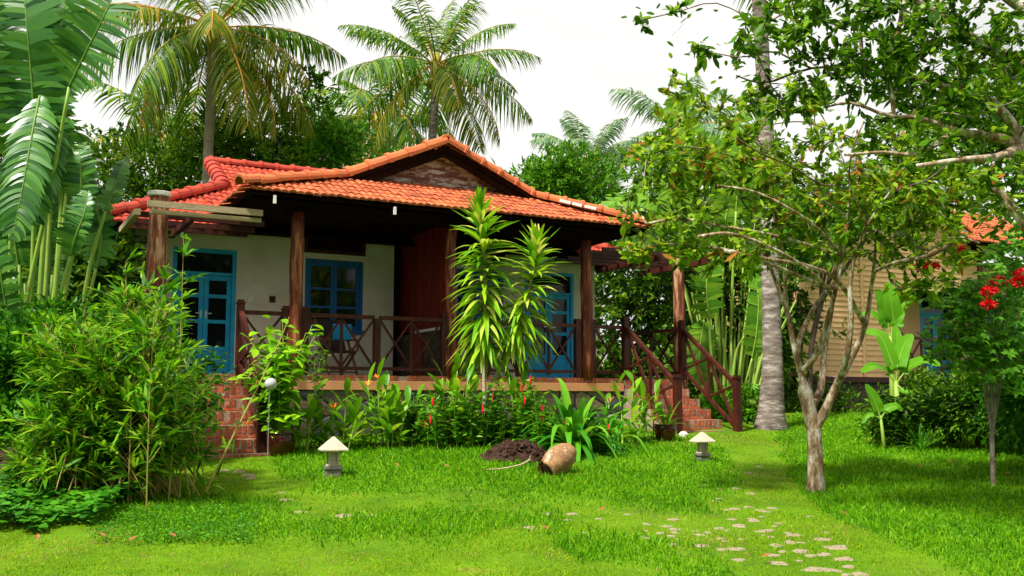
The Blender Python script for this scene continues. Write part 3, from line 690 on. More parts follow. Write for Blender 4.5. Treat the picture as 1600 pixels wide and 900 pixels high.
def leaf_clusters(b, T, n, L, W, seed, spread=.22, up=.3, fold=.3, ends=None, along=.3, jit=.7, outw=None, mi=0):
    """leaves set alternately along the last piece of every twig"""
    r = np.random.default_rng(seed); P = np.array(T.P); E = np.array(T.ends if ends is None else ends); par = np.array([T.par[i] for i in E]); tip = P[E]; d = unit(tip-P[par]+r.normal(0,.02,(len(E),3)))
    pos, di, no = [], [], []
    for k in range(n):
        u = k/max(1, n-1); base = tip-d*along*(1-u)+r.normal(0, .01, tip.shape)
        side = unit(np.cross(d, r.normal(0, 1, d.shape)+A(0,0,2)))*(1 if k % 2 else -1)
        D = d*(.35+.9*u)+side*(1-.6*u)+r.normal(0, jit*.3, d.shape)+A(0,0,up)
        N = A(0,0,1)+r.normal(0, .45, d.shape)
        pos.append(base); di.append(D); no.append(N)
    pos = np.concatenate(pos); di = np.concatenate(di); no = np.concatenate(no); m = len(pos)
    b.ovals(pos, di, no, L*(1+r.normal(0,.22,m)).clip(.4,1.6), W*(1+r.normal(0,.18,m)).clip(.5,1.5), mi, r.normal(.12,.12,m))

def in_ell(r, n, c, R, power=.5):
    v = unit(r.normal(0,1,(n,3)))*(r.random((n,1))**(power*.66)); return A(*c)+v*A(*R)

def leafy_tree(name, base, cells, ncl, nleaf, L, W, m, label, seed, grp=None, cat='tree', tr=.16, barkm=None, sides=5, spread=.5, par_t='trunk', up=.1, twig=.009):
    """tree from a base point, crown cells = list of (centre, radii) in world space"""
    r = np.random.default_rng(seed); base = A(*base); R = empty(name, base, label=label, cat=cat, group=grp)
    cells = [(A(*c)-base, A(*q)) for c, q in cells]; cen = np.mean([c for c, q in cells], axis=0)
    polys = [[A(0,0,-.15), A(cen[0]*.1, cen[1]*.1, cen[2]*.35), A(cen[0]*.6, cen[1]*.6, cen[2]*.75), cen]]
    for c, q in cells: polys.append([A(cen[0]*.3, cen[1]*.3, cen[2]*.55), (c+cen*.6)/1.7+A(0,0,-.1), c])
    T = Tree(polys); vol = np.array([np.prod(q) for c, q in cells])**(2/3); vol = vol/vol.sum()
    tg = np.concatenate([in_ell(r, max(3, int(ncl*v)), c, q*(1+0*v)) for (c, q), v in zip(cells, vol)])
    T.grow(tg, step=.35, seed=seed); T.radii(twig); T.R = T.R*min(1, tr/T.R.max()) if T.R.max() > tr else T.R
    b = MB(); T.tubes(b, sides); b.build(par_t, barkm or MT['darkbark'], R, smooth=True)
    b = MB()
    # every twig end carries several leaf sprays, so the crown reads as clumps with gaps
    P = np.array(T.P); E = np.array(T.ends); tips = P[E]; k = 5; nleaf = int(nleaf*.62) if cat == 'tree' else nleaf
    cc = np.repeat(tips, k, 0)+r.normal(0, spread*(.62 if cat == 'tree' else .45), (len(tips)*k, 3))*A(1,1,.7)
    out = unit(cc-np.repeat(tips, k, 0)+A(0,0,.15)+.4*unit(cc-cen)); q = max(1, nleaf//k)
    for j in range(q):
        n = len(cc); D = out+r.normal(0,.6,(n,3))+A(0,0,up-.25); pos = cc+r.normal(0,.06,(n,3))
        b.leaves(pos, D, A(0,0,1)+r.normal(0,.5,(n,3)), L*(1+r.normal(0,.25,n)).clip(.4,1.6), W*(1+r.normal(0,.2,n)).clip(.5,1.5), 0, .3)
    b.build('crown', m, R); return R

def bigleaf(parent, name, mats, pts, base_pts, w, n, seed, up, droop=.18, torn=.0, rib=.02, jit=.05, lift=.15, sides=(1,1)):
    """a banana-like leaf: stalk + blade torn into strips; points are world points"""
    o = A(*parent.location); pts = [A(*p)-o for p in pts]
    L = np.linalg.norm(np.diff(np.array(pts), axis=0), axis=1).sum()
    f = frond(name, mats, pts, up, n, w, L/n*1.34, fwd=.30, droop=droop, lift=lift, start=.01, rib=rib, parent=parent, seed=seed, prof='ban', jit=jit, miss=torn, shape=(1.05,1.05,1,.85,.10), sides=sides)
    if base_pts is not None:
        b = MB(); q = spline([A(*p)-o for p in base_pts]+[pts[0]], 14); b.tube(q, rib*np.linspace(2.0, 1.0, 14), 7); b.build('stalk', MT['petiole'], f, smooth=True)
    return f

def paddle(name, mats, parent, pts, w, seed, up=(0,-.7,.7), vfold=.25, wav=.03):
    """an undivided banana leaf: midrib curve with a wavy blade on both sides; world points"""
    o = A(*parent.location); r = np.random.default_rng(seed); c = spline([A(*p)-o for p in pts], 22); T = unit(np.gradient(c, axis=0)); S = unit(np.cross(T, A(*up))); U = np.cross(S, T); t = np.linspace(0,1,22)
    pw = w*np.clip(np.minimum(1, .25+t*5), 0, 1)*np.sqrt(np.clip(1-t**3.5, .004, 1)); b = MB(); rows = []
    for a in (-1,-.5,0,.5,1):
        z = vfold*abs(a)-.25*vfold*a*a+wav*np.sin(t*23+a*3+r.random()*2)*abs(a)/w*w*2
        rows.append(c+S*(a*pw)[:,None]+U*((z*pw) if a else 0*pw)[:,None])
    V = np.stack(rows, 1).reshape(-1,3); b.add(V, [(i*5+j, i*5+j+1, (i+1)*5+j+1, (i+1)*5+j) for i in range(21) for j in range(4)], 0)
    b.tube(c-U*.004, np.linspace(.012,.003,22), 5, 1); return b.build(name, mats, parent, smooth=True)

# ------------------------------------------------------------ palms behind the house
GP = 'coconut palms behind the bungalow'
d = 26; bs = gp(318, d)
palm(at(334,56,d), bs, .16, .13, 27, 3.9, 'coconut palm with grey trunk rising behind the left end of the tiled roof', 11, GP, yaw=.4, low=-.85, rise=1.15, lmax=.85, dead=1, sag=.62, nleaf=66, lw=.05, tm='palepalm')
d = 32
R = palm(at(682,112,d), gp(668,d), .17, .14, 24, 3.5, 'full coconut palm straight above the gable, with a cluster of coconuts', 12, GP, yaw=1.0, low=-.6, rise=1.4, lmax=.85, dead=1, nleaf=60, lw=.05, sag=.62)
coconuts(R, A(*at(682,118,d))-gp(668,d), 8)
d = 37; palm(at(592,196,d), gp(600,d), .17, .14, 18, 3.6, 'shorter coconut palm half behind the full palm above the gable', 13, GP, yaw=.2, low=-.6, rise=1.2, nleaf=40, lw=.08, lmax=1.1)
d = 48; palm(at(920,262,d), gp(935,d), .2, .18, 17, 3.3, 'distant haze-paled coconut palm with upright fronds right of the gable', 14, GP, leafm=G['cocohaze'], yaw=.9, low=.1, rise=1.5, nleaf=40, lw=.09, lmax=1.0, sag=.9)
d = 44; palm(at(1068,215,d), gp(1070,d), .2, .18, 15, 3.8, 'distant coconut palm partly hidden by the fruit tree leaves', 15, GP, leafm=G['cocohaze'], yaw=.1, low=-.3, rise=1.3, nleaf=36, lw=.10, lmax=1.2)
d = 34; palm(at(262,228,d), gp(262,d), .15, .12, 14, 3.4, 'small coconut palm among dense trees left of the grey palm trunk', 16, GP, yaw=.6, low=-.2, rise=1.35, nleaf=36, lw=.08, lmax=1.1)
# bare trunk on the right, crown above the picture
d = 17.5; bs = gp(1200, d); R = empty('coconut_palm', bs, label='tall bare coconut palm trunk with grey rings standing right of the brick stairs', cat='palm tree', group='coconut palms behind the bungalow')
tp = [A(*at(x, y, dd))-bs for x, y, dd in ((1207,560,17.5),(1203,420,17.6),(1199,250,17.9),(1186,0,18.3),(1176,-170,18.8))]
trunk('trunk', [A(0,0,-.2), A(0.02,0,.25)]+tp, [.38,.235,.17,.155,.14,.135,.13], MT['palmtrunk'], R, rings=.06, nn_=130, n=18)
for k in range(12):
    az = k*2.4; h = A(math.cos(az), math.sin(az), 0); el = 1.1-.09*k; p = tp[-1].copy(); pts = [p.copy()]
    for q in range(7): p = p+(h*math.cos(el)+A(0,0,math.sin(el)))*.5; pts.append(p.copy()); el -= .16
    frond('frond', (G['coco'], MT['rachis']), pts, A(0,0,1), 30, .8, .06, fwd=.55, droop=.5, lift=-.1, start=.15, rib=.03, parent=R, seed=1700+k)

# ------------------------------------------------------------ background trees
G['far'] = G['dense']
GB = 'broadleaf trees behind the bungalow'
def cell(px, py, d, rx, ry, rz): return (at(px, py, d), (rx, ry, rz))
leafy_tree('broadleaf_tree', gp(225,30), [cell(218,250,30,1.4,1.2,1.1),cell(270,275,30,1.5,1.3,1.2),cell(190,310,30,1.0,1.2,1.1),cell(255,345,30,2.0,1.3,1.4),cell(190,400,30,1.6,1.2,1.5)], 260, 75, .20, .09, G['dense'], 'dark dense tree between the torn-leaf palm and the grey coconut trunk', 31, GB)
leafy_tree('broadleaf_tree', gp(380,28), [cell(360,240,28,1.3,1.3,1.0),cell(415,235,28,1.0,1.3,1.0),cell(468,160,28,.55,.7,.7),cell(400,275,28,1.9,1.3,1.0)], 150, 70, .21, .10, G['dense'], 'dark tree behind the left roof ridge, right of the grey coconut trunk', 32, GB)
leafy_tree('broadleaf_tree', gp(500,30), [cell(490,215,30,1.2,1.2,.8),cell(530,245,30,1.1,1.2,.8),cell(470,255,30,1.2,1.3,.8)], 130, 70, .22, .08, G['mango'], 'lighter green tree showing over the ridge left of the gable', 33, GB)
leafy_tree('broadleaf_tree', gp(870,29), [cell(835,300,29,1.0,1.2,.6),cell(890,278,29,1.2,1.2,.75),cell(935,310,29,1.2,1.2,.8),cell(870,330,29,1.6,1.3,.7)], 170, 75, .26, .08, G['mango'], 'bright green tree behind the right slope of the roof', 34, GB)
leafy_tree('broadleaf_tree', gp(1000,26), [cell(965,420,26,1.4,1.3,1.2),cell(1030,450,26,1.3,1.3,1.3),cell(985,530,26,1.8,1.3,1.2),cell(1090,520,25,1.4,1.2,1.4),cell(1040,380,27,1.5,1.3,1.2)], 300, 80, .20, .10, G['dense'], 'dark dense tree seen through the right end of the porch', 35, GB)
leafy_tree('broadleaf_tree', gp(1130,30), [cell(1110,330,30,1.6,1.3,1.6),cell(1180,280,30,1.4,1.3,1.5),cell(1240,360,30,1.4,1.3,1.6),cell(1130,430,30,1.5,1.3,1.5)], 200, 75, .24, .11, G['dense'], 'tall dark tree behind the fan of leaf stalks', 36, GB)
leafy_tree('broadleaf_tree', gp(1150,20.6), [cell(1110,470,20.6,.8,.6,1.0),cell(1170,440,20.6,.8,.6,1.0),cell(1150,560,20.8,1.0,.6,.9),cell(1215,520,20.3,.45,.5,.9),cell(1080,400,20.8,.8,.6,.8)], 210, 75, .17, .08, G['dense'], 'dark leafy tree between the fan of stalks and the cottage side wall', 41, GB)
leafy_tree('broadleaf_tree', gp(1262,19.6), [cell(1285,335,19.6,.55,.5,.5),cell(1350,315,19.8,.7,.5,.45),cell(1255,390,19.6,.4,.5,.5),cell(1420,300,19.8,.7,.5,.5)], 150, 75, .13, .07, G['mango'], 'slim leafy tree screening the roof of the cream cottage', 42, GB)
leafy_tree('broadleaf_tree', gp(1240,22.5), [cell(1238,500,22.5,.35,.8,1.0),cell(1235,590,22.5,.5,.8,.8)], 60, 75, .17, .09, G['dense'], 'narrow dark bush at the left corner of the cream cottage', 37, GB)
leafy_tree('broadleaf_tree', gp(1580,32), [cell(1560,150,32,2.4,1.6,1.8),cell(1450,210,32,2.0,1.6,1.5),cell(1620,260,32,2.4,1.6,1.8)], 190, 75, .26, .12, G['dense'], 'dark tree behind the cream cottage', 38, GB)
leafy_tree('broadleaf_tree', gp(60,22), [cell(40,400,22,1.8,1.3,1.7),cell(120,420,22,1.6,1.3,1.6),cell(20,250,22,1.6,1.3,1.6),cell(-60,320,22,2,1.3,2)], 220, 75, .21, .10, G['dense'], 'dark tree behind the torn-leaf palm at the left edge', 39, GB)
leafy_tree('broadleaf_tree', gp(150,15.2), [cell(172,420,15.3,.26,.4,.5),cell(182,480,15.2,.28,.4,.4),cell(140,440,15.6,.6,.5,.65),cell(85,400,16,.5,.5,.7),cell(100,480,15.6,.8,.5,.8)], 170, 75, .17, .09, G['dense'], 'dark bush in the shade beside the left wall', 40, GB)

# ------------------------------------------------------------ cream cottage on the right
def cottage():
    K0 = A(6.14, 21.0); Hc = empty('cottage', (K0[0], K0[1], 0), TH, label='cream clapboard cottage with red tiled roof and blue door behind the fruit tree', cat='cottage')
    fz = 2.28; b = MB(); r = np.random.default_rng(3)
    zz = fz; W_ = 5.7; k = 0
    while zz < 6.6:
        z1 = zz+.118; roofz = lambda t: 6.75-abs(t-2.85)*.48
        if zz > 5.3: hw_ = max(.02, (6.70-zz-.1)/.48); t0, t1 = max(0, 2.85-hw_), min(W_, 2.85+hw_)
        else: t0, t1 = 0, W_
        if zz < 4.25: t1 = 2.62
        if t1-t0 > .1: b.add([(t0,-.022,zz),(t1,-.022,zz),(t1,-.002,z1),(t0,-.002,z1),(t0,.08,zz),(t1,.08,zz),(t1,.08,z1),(t0,.08,z1)], [(0,1,2,3),(7,6,5,4),(0,4,5,1),(1,5,6,2),(3,2,6,7),(0,3,7,4)])
        zz = z1; k += 1
    b.build('siding', MT['siding'], Hc)
    b = MB(); b.bx(2.62, 2.80, -.05, .10, fz-.02, 4.26); b.bx(1.72, 1.80, -.035, -.023, fz, 4.9); b.bx(-.05,.05,-.045,.1,fz,5.3); b.build('corner_trim', MT['siding'], Hc)
    b = MB(); b.bx(-.05, 9.5, -.06, 3, fz-.12, fz-.01); b.build('floor_beam', MT['wood'], Hc)
    b = MB(); b.bx(0, 9.4, .02, 3, .6, fz-.125); b.build('stone_foundation', MT['stonesmall'], Hc)
    b = MB(); b.bx(-.0, .12, .101, 3, fz, 5.3); b.bx(2.81, 5.3, 1.4, 1.5, fz, 4.6); b.bx(6.4, 9.4, 1.4, 1.5, fz, 5.3); b.bx(2.68,2.80,.101,1.399,fz,4.6); b.bx(5.3,6.4,1.4,1.5,4.35,4.6); b.bx(2.8,5.7,1.38,1.5,4.61,5.3); b.build('wall', MT['siding'], Hc)
    b = MB(); b.bx(2.8, 9.4, .05, 1.37, 4.27, 4.33); b.bx(5.3,6.4,1.6,1.7,fz,4.4); b.build('porch_ceiling', MT['deck'], Hc)  # ceiling, with a dark sheet behind the door
    door(Hc, 5.3, 6.4, 1.44, fz, 4.34); window(Hc, 7.3, 8.3, 1.40, 3.0, 4.2)
    b = MB(); newel(b, 2.95, .02, fz, fz+.96); newel(b, 5.6, .02, fz, fz+.96); newel(b, 8.0, .02, fz, fz+.96); x_panel(b, (3.0,.02), (5.55,.02), fz, fz, n=4); x_panel(b, (5.65,.02), (7.95,.02), fz, fz, n=4); b.build('porch_railing', MT['wood'], Hc)
    log_post(5.75, .0, fz, 5.2, .10, parent=Hc, seed=9); log_post(8.6, .0, fz, 5.2, .10, parent=Hc, seed=10)
    R1 = MB(); l = math.hypot(2.2,1.25)
    tile_slope(R1, (0,-.7,5.42), (1,0,0), (0,2.2,1.25), [(0,4.6),(l,4.6)], [(0,10),(l,8.5)], l, seed=11)
    for s in (-1,1): l = math.hypot(3.3,1.5); tile_slope(R1, (2.85+s*3.3,0,5.22), (0,1,0), (-s*3.3,0,1.5), [(0,-.25),(l,-.25)], [(0,3.4),(l,3.4)], l, seed=12)
    R1.build('roof_tiles', MT['tile'], Hc)
    b = MB(); slab(b, [(4.6,-.68,5.38),(10,-.68,5.38),(8.5,1.5,6.6),(4.6,1.5,6.6)])
    for s in (-1,1): slab(b, [(2.85,-.2,6.68),(2.85,3.3,6.68),(2.85+s*3.25,3.3,5.2),(2.85+s*3.25,-.2,5.2)])
    b.build('roof_boards', MT['deck'], Hc)
    b = MB()
    for s in (-1,1): b.bar((2.85,-.24,6.66),(2.85+s*3.3,-.24,5.16),.03,.16)
    b.build('verge_board', MT['white'], Hc)
    R1 = MB(); 
    for s in (-1,1): caps(R1, (2.85+s*3.3,-.2,5.25), (2.85,-.2,6.78), .11, .33)
    R1.build('verge_tiles', MT['cap'], Hc)
cottage()

# ------------------------------------------------------------ torn-leaf palm at the left
def left_fan():
    d = 13.2; base = gp(45, d); R = empty('travellers_palm', base, label='tall palm with huge torn banana-like leaves at the left edge', cat='palm tree')
    Lm = (G['trav'], MT['darkpetiole'])
    def q(*pp): return [at(x, y, dd) for x, y, dd in pp]
    B = at(40, 640, d)
    S = [ # blade pts, stalk pts, halfwidth, n, up, droop, lift, sides
     (q((56,240,13.0),(50,130,12.9),(42,40,12.8),(34,-60,13.0)), q((40,640,13.2),(50,430,13.2)), .62, 38, (0,-1,.1), .10, .12, (1,1)),
     (q((108,136,12.6),(135,80,12.4),(166,18,12.3),(196,-50,12.5)), q((20,640,13.0),(40,480,13.0),(78,300,12.8)), .66, 34, (.1,-1,.25), .12, .15, (.9,.75)),
     (q((104,300,13.2),(72,190,13.0),(92,60,13.0),(110,-40,13.2)), q((60,640,13.2),(90,420,13.2)), .60, 34, (-.2,-1,.2), .18, .05, (1,.9)),
     (q((62,150,12.8),(50,210,12.5),(36,290,12.3),(20,370,12.2)), q((50,640,13.2),(70,350,13.1),(80,200,13.0)), .36, 34, (.2,-1,.4), .30, .1, (1,1)),
     (q((88,150,13.1),(80,210,12.9),(66,280,12.7),(52,350,12.6)), q((70,640,13.2),(92,380,13.2),(98,230,13.2)), .30, 34, (.2,-1,.4), .35, .1, (1,1)),
     (q((126,322,12.9),(127,290,12.9),(125,250,12.9),(122,224,13.0)), q((70,640,13.2),(100,470,13.0)), .26, 20, (0,-1,.1), .06, .05, (1,1)),
     (q((110,400,12.7),(120,365,12.6),(131,335,12.6),(138,300,12.7)), q((70,640,13.0),(86,500,12.8)), .30, 22, (.1,-1,.1), .12, .05, (1.1,.5)),
     (q((18,250,13.4),(14,180,13.2),(8,90,13.2),(4,20,13.4)), q((10,640,13.4),(16,400,13.4)), .5, 30, (0,-1,.1), .15, .1, (1,1)),
     (q((92,180,13.6),(108,230,13.7),(112,290,13.8),(100,340,13.9)), q((60,640,13.4),(80,300,13.6)), .42, 24, (0,-1,.2), .2, .1, (1,1)),
     (q((30,420,13.6),(20,360,13.5),(5,300,13.4),(-15,260,13.4)), q((30,640,13.6),(36,500,13.6)), .4, 26, (0,-1,.2), .2, .1, (1,1)),
     (q((70,460,13.8),(80,400,13.8),(70,340,13.8),(50,300,13.8)), q((50,640,13.7),(60,540,13.7)), .4, 24, (0,-1,.2), .2, .1, (1,1)),
     (q((-20,200,13.0),(-40,100,12.8),(-50,0,12.8),(-50,-90,13)), q((0,640,13.2),(-10,400,13.2)), .6, 34, (0,-1,.1), .1, .1, (1,1)),
     (q((165,330,13.6),(180,290,13.7),(188,265,13.8),(196,248,14)), q((110,600,13.6),(140,420,13.6)), .16, 12, (.3,-1,.3), .1, .1, (1,1)),
     (q((150,420,13.6),(158,370,13.7),(150,320,13.8),(140,280,14)), q((90,640,13.6),(130,500,13.6)), .26, 18, (.1,-1,.3), .15, .1, (1,1)),
     (q((20,520,13.0),(8,470,12.9),(0,420,12.8),(-10,370,12.8)), q((20,660,13.2),(22,560,13.1)), .3, 20, (0,-1,.2), .1, .1, (1,1)),
    ]
    for i, (bl, stk, w_, n, up, dr, lf, sd_) in enumerate(S):
        bigleaf(R, 'leaf', Lm, bl, stk, w_, int(n*1.25), 500+i, up, dr*1.6, .0, .02, .045, lf, sd_)
    b = MB(); r = np.random.default_rng(4)
    for k in range(9):
        x0 = 15+k*8; x1 = x0+(k-4)*6+r.normal(0,5); b.tube(spline([at(x0, 650, d+.1*(k%3))-base, at((x0+x1)/2, 540, d+.1*(k%3))-base, at(x1, 400+r.random()*80, d+.1*(k%3))-base], 8), np.linspace(.035,.018,8), 7)
    b.build('stalk_fan', MT['darkpetiole'], R, smooth=True)
left_fan()

def right_fan():
    d = 19.5; base = gp(1140, d); R = empty('travellers_palm', base, label='fan of long pale leaf stalks beside the right brick stairs', cat='palm tree')
    r = np.random.default_rng(6); Lm = (G['bigleaf'], MT['petiole'])
    def q(*pp): return [at(x, y, dd) for x, y, dd in pp]
    b = MB()
    for k in range(34):
        u = k/33; x0 = 1105+70*u+r.normal(0,6); xt = 1050+185*u+r.normal(0,10); yt = 400+r.random()*130; dd = d+r.normal(0,.3)
        b.tube(spline([at(x0, 668, dd)-base, at((x0*.6+xt*.4), 560, dd)-base, at(xt, yt, dd+r.normal(0,.2))-base], 9), np.linspace(.045,.014,9), 6)
    b.build('stalk_fan', MT['petiole'], R, smooth=True)
    S = [
     (q((1150,330,19.3),(1153,290,19.2),(1156,240,19.2),(1158,180,19.4)), q((1140,640,19.5),(1143,480,19.4)), .50, 30, (0,-1,.1)),
     (q((1112,400,19.2),(1090,350,19.0),(1050,300,18.9),(1010,275,18.8)), q((1128,640,19.5),(1122,500,19.4)), .42, 30, (0,-1,.5)),
     (q((1072,360,19.8),(1030,320,19.6),(980,310,19.5),(935,330,19.4)), q((1120,640,19.5),(1100,450,19.8)), .42, 30, (0,-.8,1)),
     (q((1100,500,19.3),(1094,540,19.2),(1092,570,19.1),(1090,600,19.1)), q((1130,640,19.5),(1115,470,19.4)), .34, 18, (0,-1,.1)),
     (q((1108,500,19.0),(1104,450,18.9),(1108,410,18.9),(1112,380,19)), q((1125,650,19.2),(1112,560,19.1)), .34, 22, (0,-1,.1)),
     (q((1180,420,19.8),(1190,360,19.7),(1200,300,19.7),(1205,240,19.8)), q((1150,640,19.6),(1165,520,19.7)), .5, 28, (0,-1,.1)),
     (q((1080,300,20),(1075,240,20),(1065,190,20),(1050,150,20)), q((1130,640,19.7),(1100,430,19.9)), .48, 28, (0,-1,.1)),
     (q((1175,560,19.3),(1182,520,19.2),(1185,470,19.2),(1180,430,19.3)), q((1150,650,19.4),(1165,600,19.3)), .3, 18, (0,-1,.1)),
     (q((1130,360,20.2),(1140,300,20.2),(1125,250,20.2),(1100,210,20.2)), q((1135,640,19.9),(1130,470,20.0)), .5, 26, (0,-1,.1)),
     (q((1060,420,19.9),(1030,380,19.8),(1000,370,19.7),(970,380,19.7)), q((1115,640,19.6),(1085,500,19.8)), .34, 24, (0,-.8,.8)),
    ]
    for i, (bl, stk, w_, n, up) in enumerate(S): bigleaf(R, 'leaf', Lm, bl, stk, w_, int(n*1.2), 600+i, up, .12, .0, .02, .02, .08)
right_fan()

def banana(px, d, s, leaves_, label, seed):
    base = gp(px, d); R = empty('banana_plant', base, label=label, cat='banana plant', group='young banana plants by the cream cottage'); r = np.random.default_rng(seed)
    top = at(*leaves_[0][0])-base; b = MB(); b.tube([A(0,0,-.1), top*.5, top+A(0,0,.05)], [.06*s,.05*s,.03*s], 10); b.build('stem', MT['petiole'], R, smooth=True)
    for i, L in enumerate(leaves_):
        pts = [A(*at(*p)) for p in L[:-1]]; lf = paddle('leaf', (G['banana'], MT['petiole']), R, [pts[0]*.35+pts[1]*.65]+pts[1:], L[-1]*.95, seed*10+i); q = MB(); q.tube(spline([pts[0]-base, (pts[0]*.35+pts[1]*.65)-base], 4), [.016,.014,.013,.012], 6); q.build('stalk', MT['petiole'], lf)
d = 15.5
banana(1400, d, 1., [((1400,600,d),(1393,565,d),(1375,525,d+.1),(1348,518,d+.2),.13),((1400,600,d),(1403,568,d),(1412,540,d+.2),(1425,522,d+.3),.14),((1400,600,d),(1418,575,d),(1445,563,d-.2),(1470,572,d-.3),.13),((1400,600,d),(1385,580,d),(1365,572,d-.2),(1345,582,d-.3),.10),((1400,600,d),(1405,560,d+.2),(1402,530,d+.3),(1398,508,d+.4),.10),((1400,600,d),(1412,610,d-.1),(1430,620,d-.2),(1440,650,d-.3),.09)], 'young banana plant with broad bright leaves in front of the cream cottage porch', 71)
d = 17.5
banana(1391, d, .9, [((1391,530,d),(1387,500,d),(1380,475,d),(1370,452,d),.20),((1391,530,d),(1400,500,d),(1410,480,d),(1428,470,d-.2),.12),((1391,530,d),(1396,500,d),(1392,470,d),(1386,440,d+.1),.18),((1391,530,d),(1380,505,d),(1362,490,d),(1345,492,d),.10)], 'taller banana plant against the corner post of the cream cottage', 72)
d = 14.6
banana(1376, d, .5, [((1376,655,d),(1372,640,d),(1364,620,d),(1352,600,d),.11),((1376,655,d),(1385,640,d),(1400,635,d),(1410,642,d),.08),((1376,655,d),(1366,648,d),(1356,650,d),(1346,662,d),.05)], 'smallest banana shoot on the grass below the cream cottage', 73)

# ------------------------------------------------------------ front fruit tree
def front_tree():
    b0 = gnd(1275, 768); d = b0[1]; o = b0.copy(); R = empty('fruit_tree', o, label='slender fruit tree with a lichen-spotted trunk forking low over the lawn', cat='tree')
    def q(*pp): return [at(x, y, d+dz)-o for x, y, dz in pp]
    polys = [q((1275,790,0),(1274,720,0),(1272,672,0)),
        q((1272,672,0),(1262,630,.02),(1252,585,.05),(1242,545,.1),(1228,480,.2),(1208,430,.35),(1196,385,.5)),
        q((1252,585,.05),(1278,548,-.1),(1294,496,-.2),(1306,452,-.25),(1317,400,-.3),(1324,340,-.3),(1330,280,-.3),(1345,220,-.4)),
        q((1272,672,0),(1290,640,-.05),(1308,600,-.1),(1332,556,-.1),(1352,508,-.05),(1362,444,0),(1368,392,.05),(1372,340,.1),(1395,290,.2),(1410,240,.3)),
        q((1262,640,.02),(1282,610,.3),(1288,550,.45),(1300,480,.6),(1306,420,.7),(1290,350,.8),(1270,280,.9)),
        q((1308,600,-.1),(1322,560,-.4),(1330,500,-.5),(1328,450,-.55),(1336,400,-.6),(1356,350,-.7),(1390,300,-.8)),
        q((1242,545,.1),(1262,500,.3),(1285,462,.5),(1310,440,.7)),
        q((1228,480,.2),(1224,400,.1),(1210,330,0),(1195,270,-.1)),
        q((1317,400,-.3),(1270,385,-.5),(1210,368,-.8),(1120,352,-.9),(1060,342,-1.0),(1010,350,-1.0)),
        q((1306,452,-.25),(1250,432,-.5),(1170,400,-.8),(1100,385,-.9),(1030,380,-.9)),
        q((1352,508,-.05),(1310,440,-.6),(1260,415,-.8),(1200,405,-1.0),(1130,392,-1.1)),
        q((1324,340,-.3),(1270,300,-.2),(1210,250,0),(1150,190,.1),(1100,160,.1)),
        q((1208,430,.35),(1170,330,.3),(1120,270,.2),(1080,240,.1),(1040,230,0)),
        q((1195,270,-.1),(1130,240,-.3),(1060,230,-.5),(1010,250,-.6)),
        q((1368,392,.05),(1420,350,.2),(1460,320,.3),(1510,300,.3)),
        q((1372,340,.1),(1440,390,-.4),(1490,370,-.5),(1530,380,-.5)),
        q((1330,280,-.3),(1300,210,-.2),(1270,160,-.1),(1230,120,0)),
        q((1196,385,.5),(1150,370,.6),(1100,330,.6),(1050,310,.6)),
        q((1330,280,-.3),(1290,290,-.9),(1240,262,-1.2),(1190,240,-1.3),(1150,215,-1.3)), q((1317,400,-.3),(1280,360,-.9),(1240,330,-1.2),(1180,300,-1.3),(1120,290,-1.4)),
        q((1372,340,.1),(1400,300,-.7),(1450,280,-1.0),(1500,240,-1.1)), q((1356,350,-.7),(1330,300,-1.1),(1330,240,-1.3),(1350,190,-1.3)), q((1352,430,-.1),(1400,410,-.8),(1450,400,-1.0),(1490,380,-1.1)),
        q((1345,220,-.4),(1290,200,-1.0),(1250,190,-1.2),(1200,195,-1.3)), q((1303,460,-.3),(1260,420,-1.0),(1200,385,-1.3),(1140,365,-1.4),(1090,370,-1.4))]
    T = Tree(polys); r = np.random.default_rng(21)
    ce = [(1080,235,0,.75,.8,.55,75),(1010,290,-.4,.45,.6,.40,26),(1150,300,-.2,.75,.9,.55,60),(1200,210,.1,.7,.9,.55,48),(1060,360,-.6,.6,.7,.28,34),(1130,400,-.8,.6,.6,.25,26),
          (1290,280,0,.9,1.1,.7,80),(1390,270,.1,.8,1.0,.6,70),(1260,380,-.1,.7,.8,.35,34),(1370,350,-.3,.8,.9,.45,44),(1440,390,-.4,.55,.7,.35,34),(1500,320,.1,.6,.8,.4,50),(1450,310,0,.6,.8,.35,40),(1220,150,.1,.5,.7,.3,18),(1100,160,.0,.35,.5,.2,10),(985,390,-.9,.28,.3,.10,9),(1050,130,0,.25,.4,.15,5),(1420,450,-.5,.35,.5,.25,12)]
    tg = np.concatenate([in_ell(r, n, at(x, y, d+dz)-o, (a, b_, c)) for x, y, dz, a, b_, c, n in ce])
    T.grow(tg, step=.14, seed=3, sag=.05, curve=.35, minnode=20)
    T.radii(.0052, .50); T.R = np.minimum(T.R, .06); 
    # skeleton: set radii from height along the drawn limbs
    P = np.array(T.P); hgt_ = P[:T.nb, 2]; rs = np.interp(hgt_, [0,.25,.75,1.3,2.2,3.4], [.100,.088,.055,.038,.022,.008]); T.R[:T.nb] = np.maximum(rs, .007)
    T.R[:int(10)] = np.maximum(T.R[:10], .08)
    b = MB(); T.tubes(b, 10, rmin=.012); b.build('trunk', MT['bark'], R, smooth=True)
    b = MB(); save = T.R.copy(); T.tubes(b, 5, rmax=.0115); b.build('twigs', MT['twig'], R, smooth=True)
    b = MB(); leaf_clusters(b, T, 10, .118, .048, 5, along=.20, up=.18); leaf_clusters(b, T, 3, .105, .046, 6, along=.42, up=.2)
    # a few leaves straight on the limbs
    E = [i for i in range(T.nb, len(T.P)) if r.random() < .22]; leaf_clusters(b, T, 3, .10, .042, 7, ends=E, along=.1, up=.25)
    b.build('crown', G['front'], R)
front_tree()

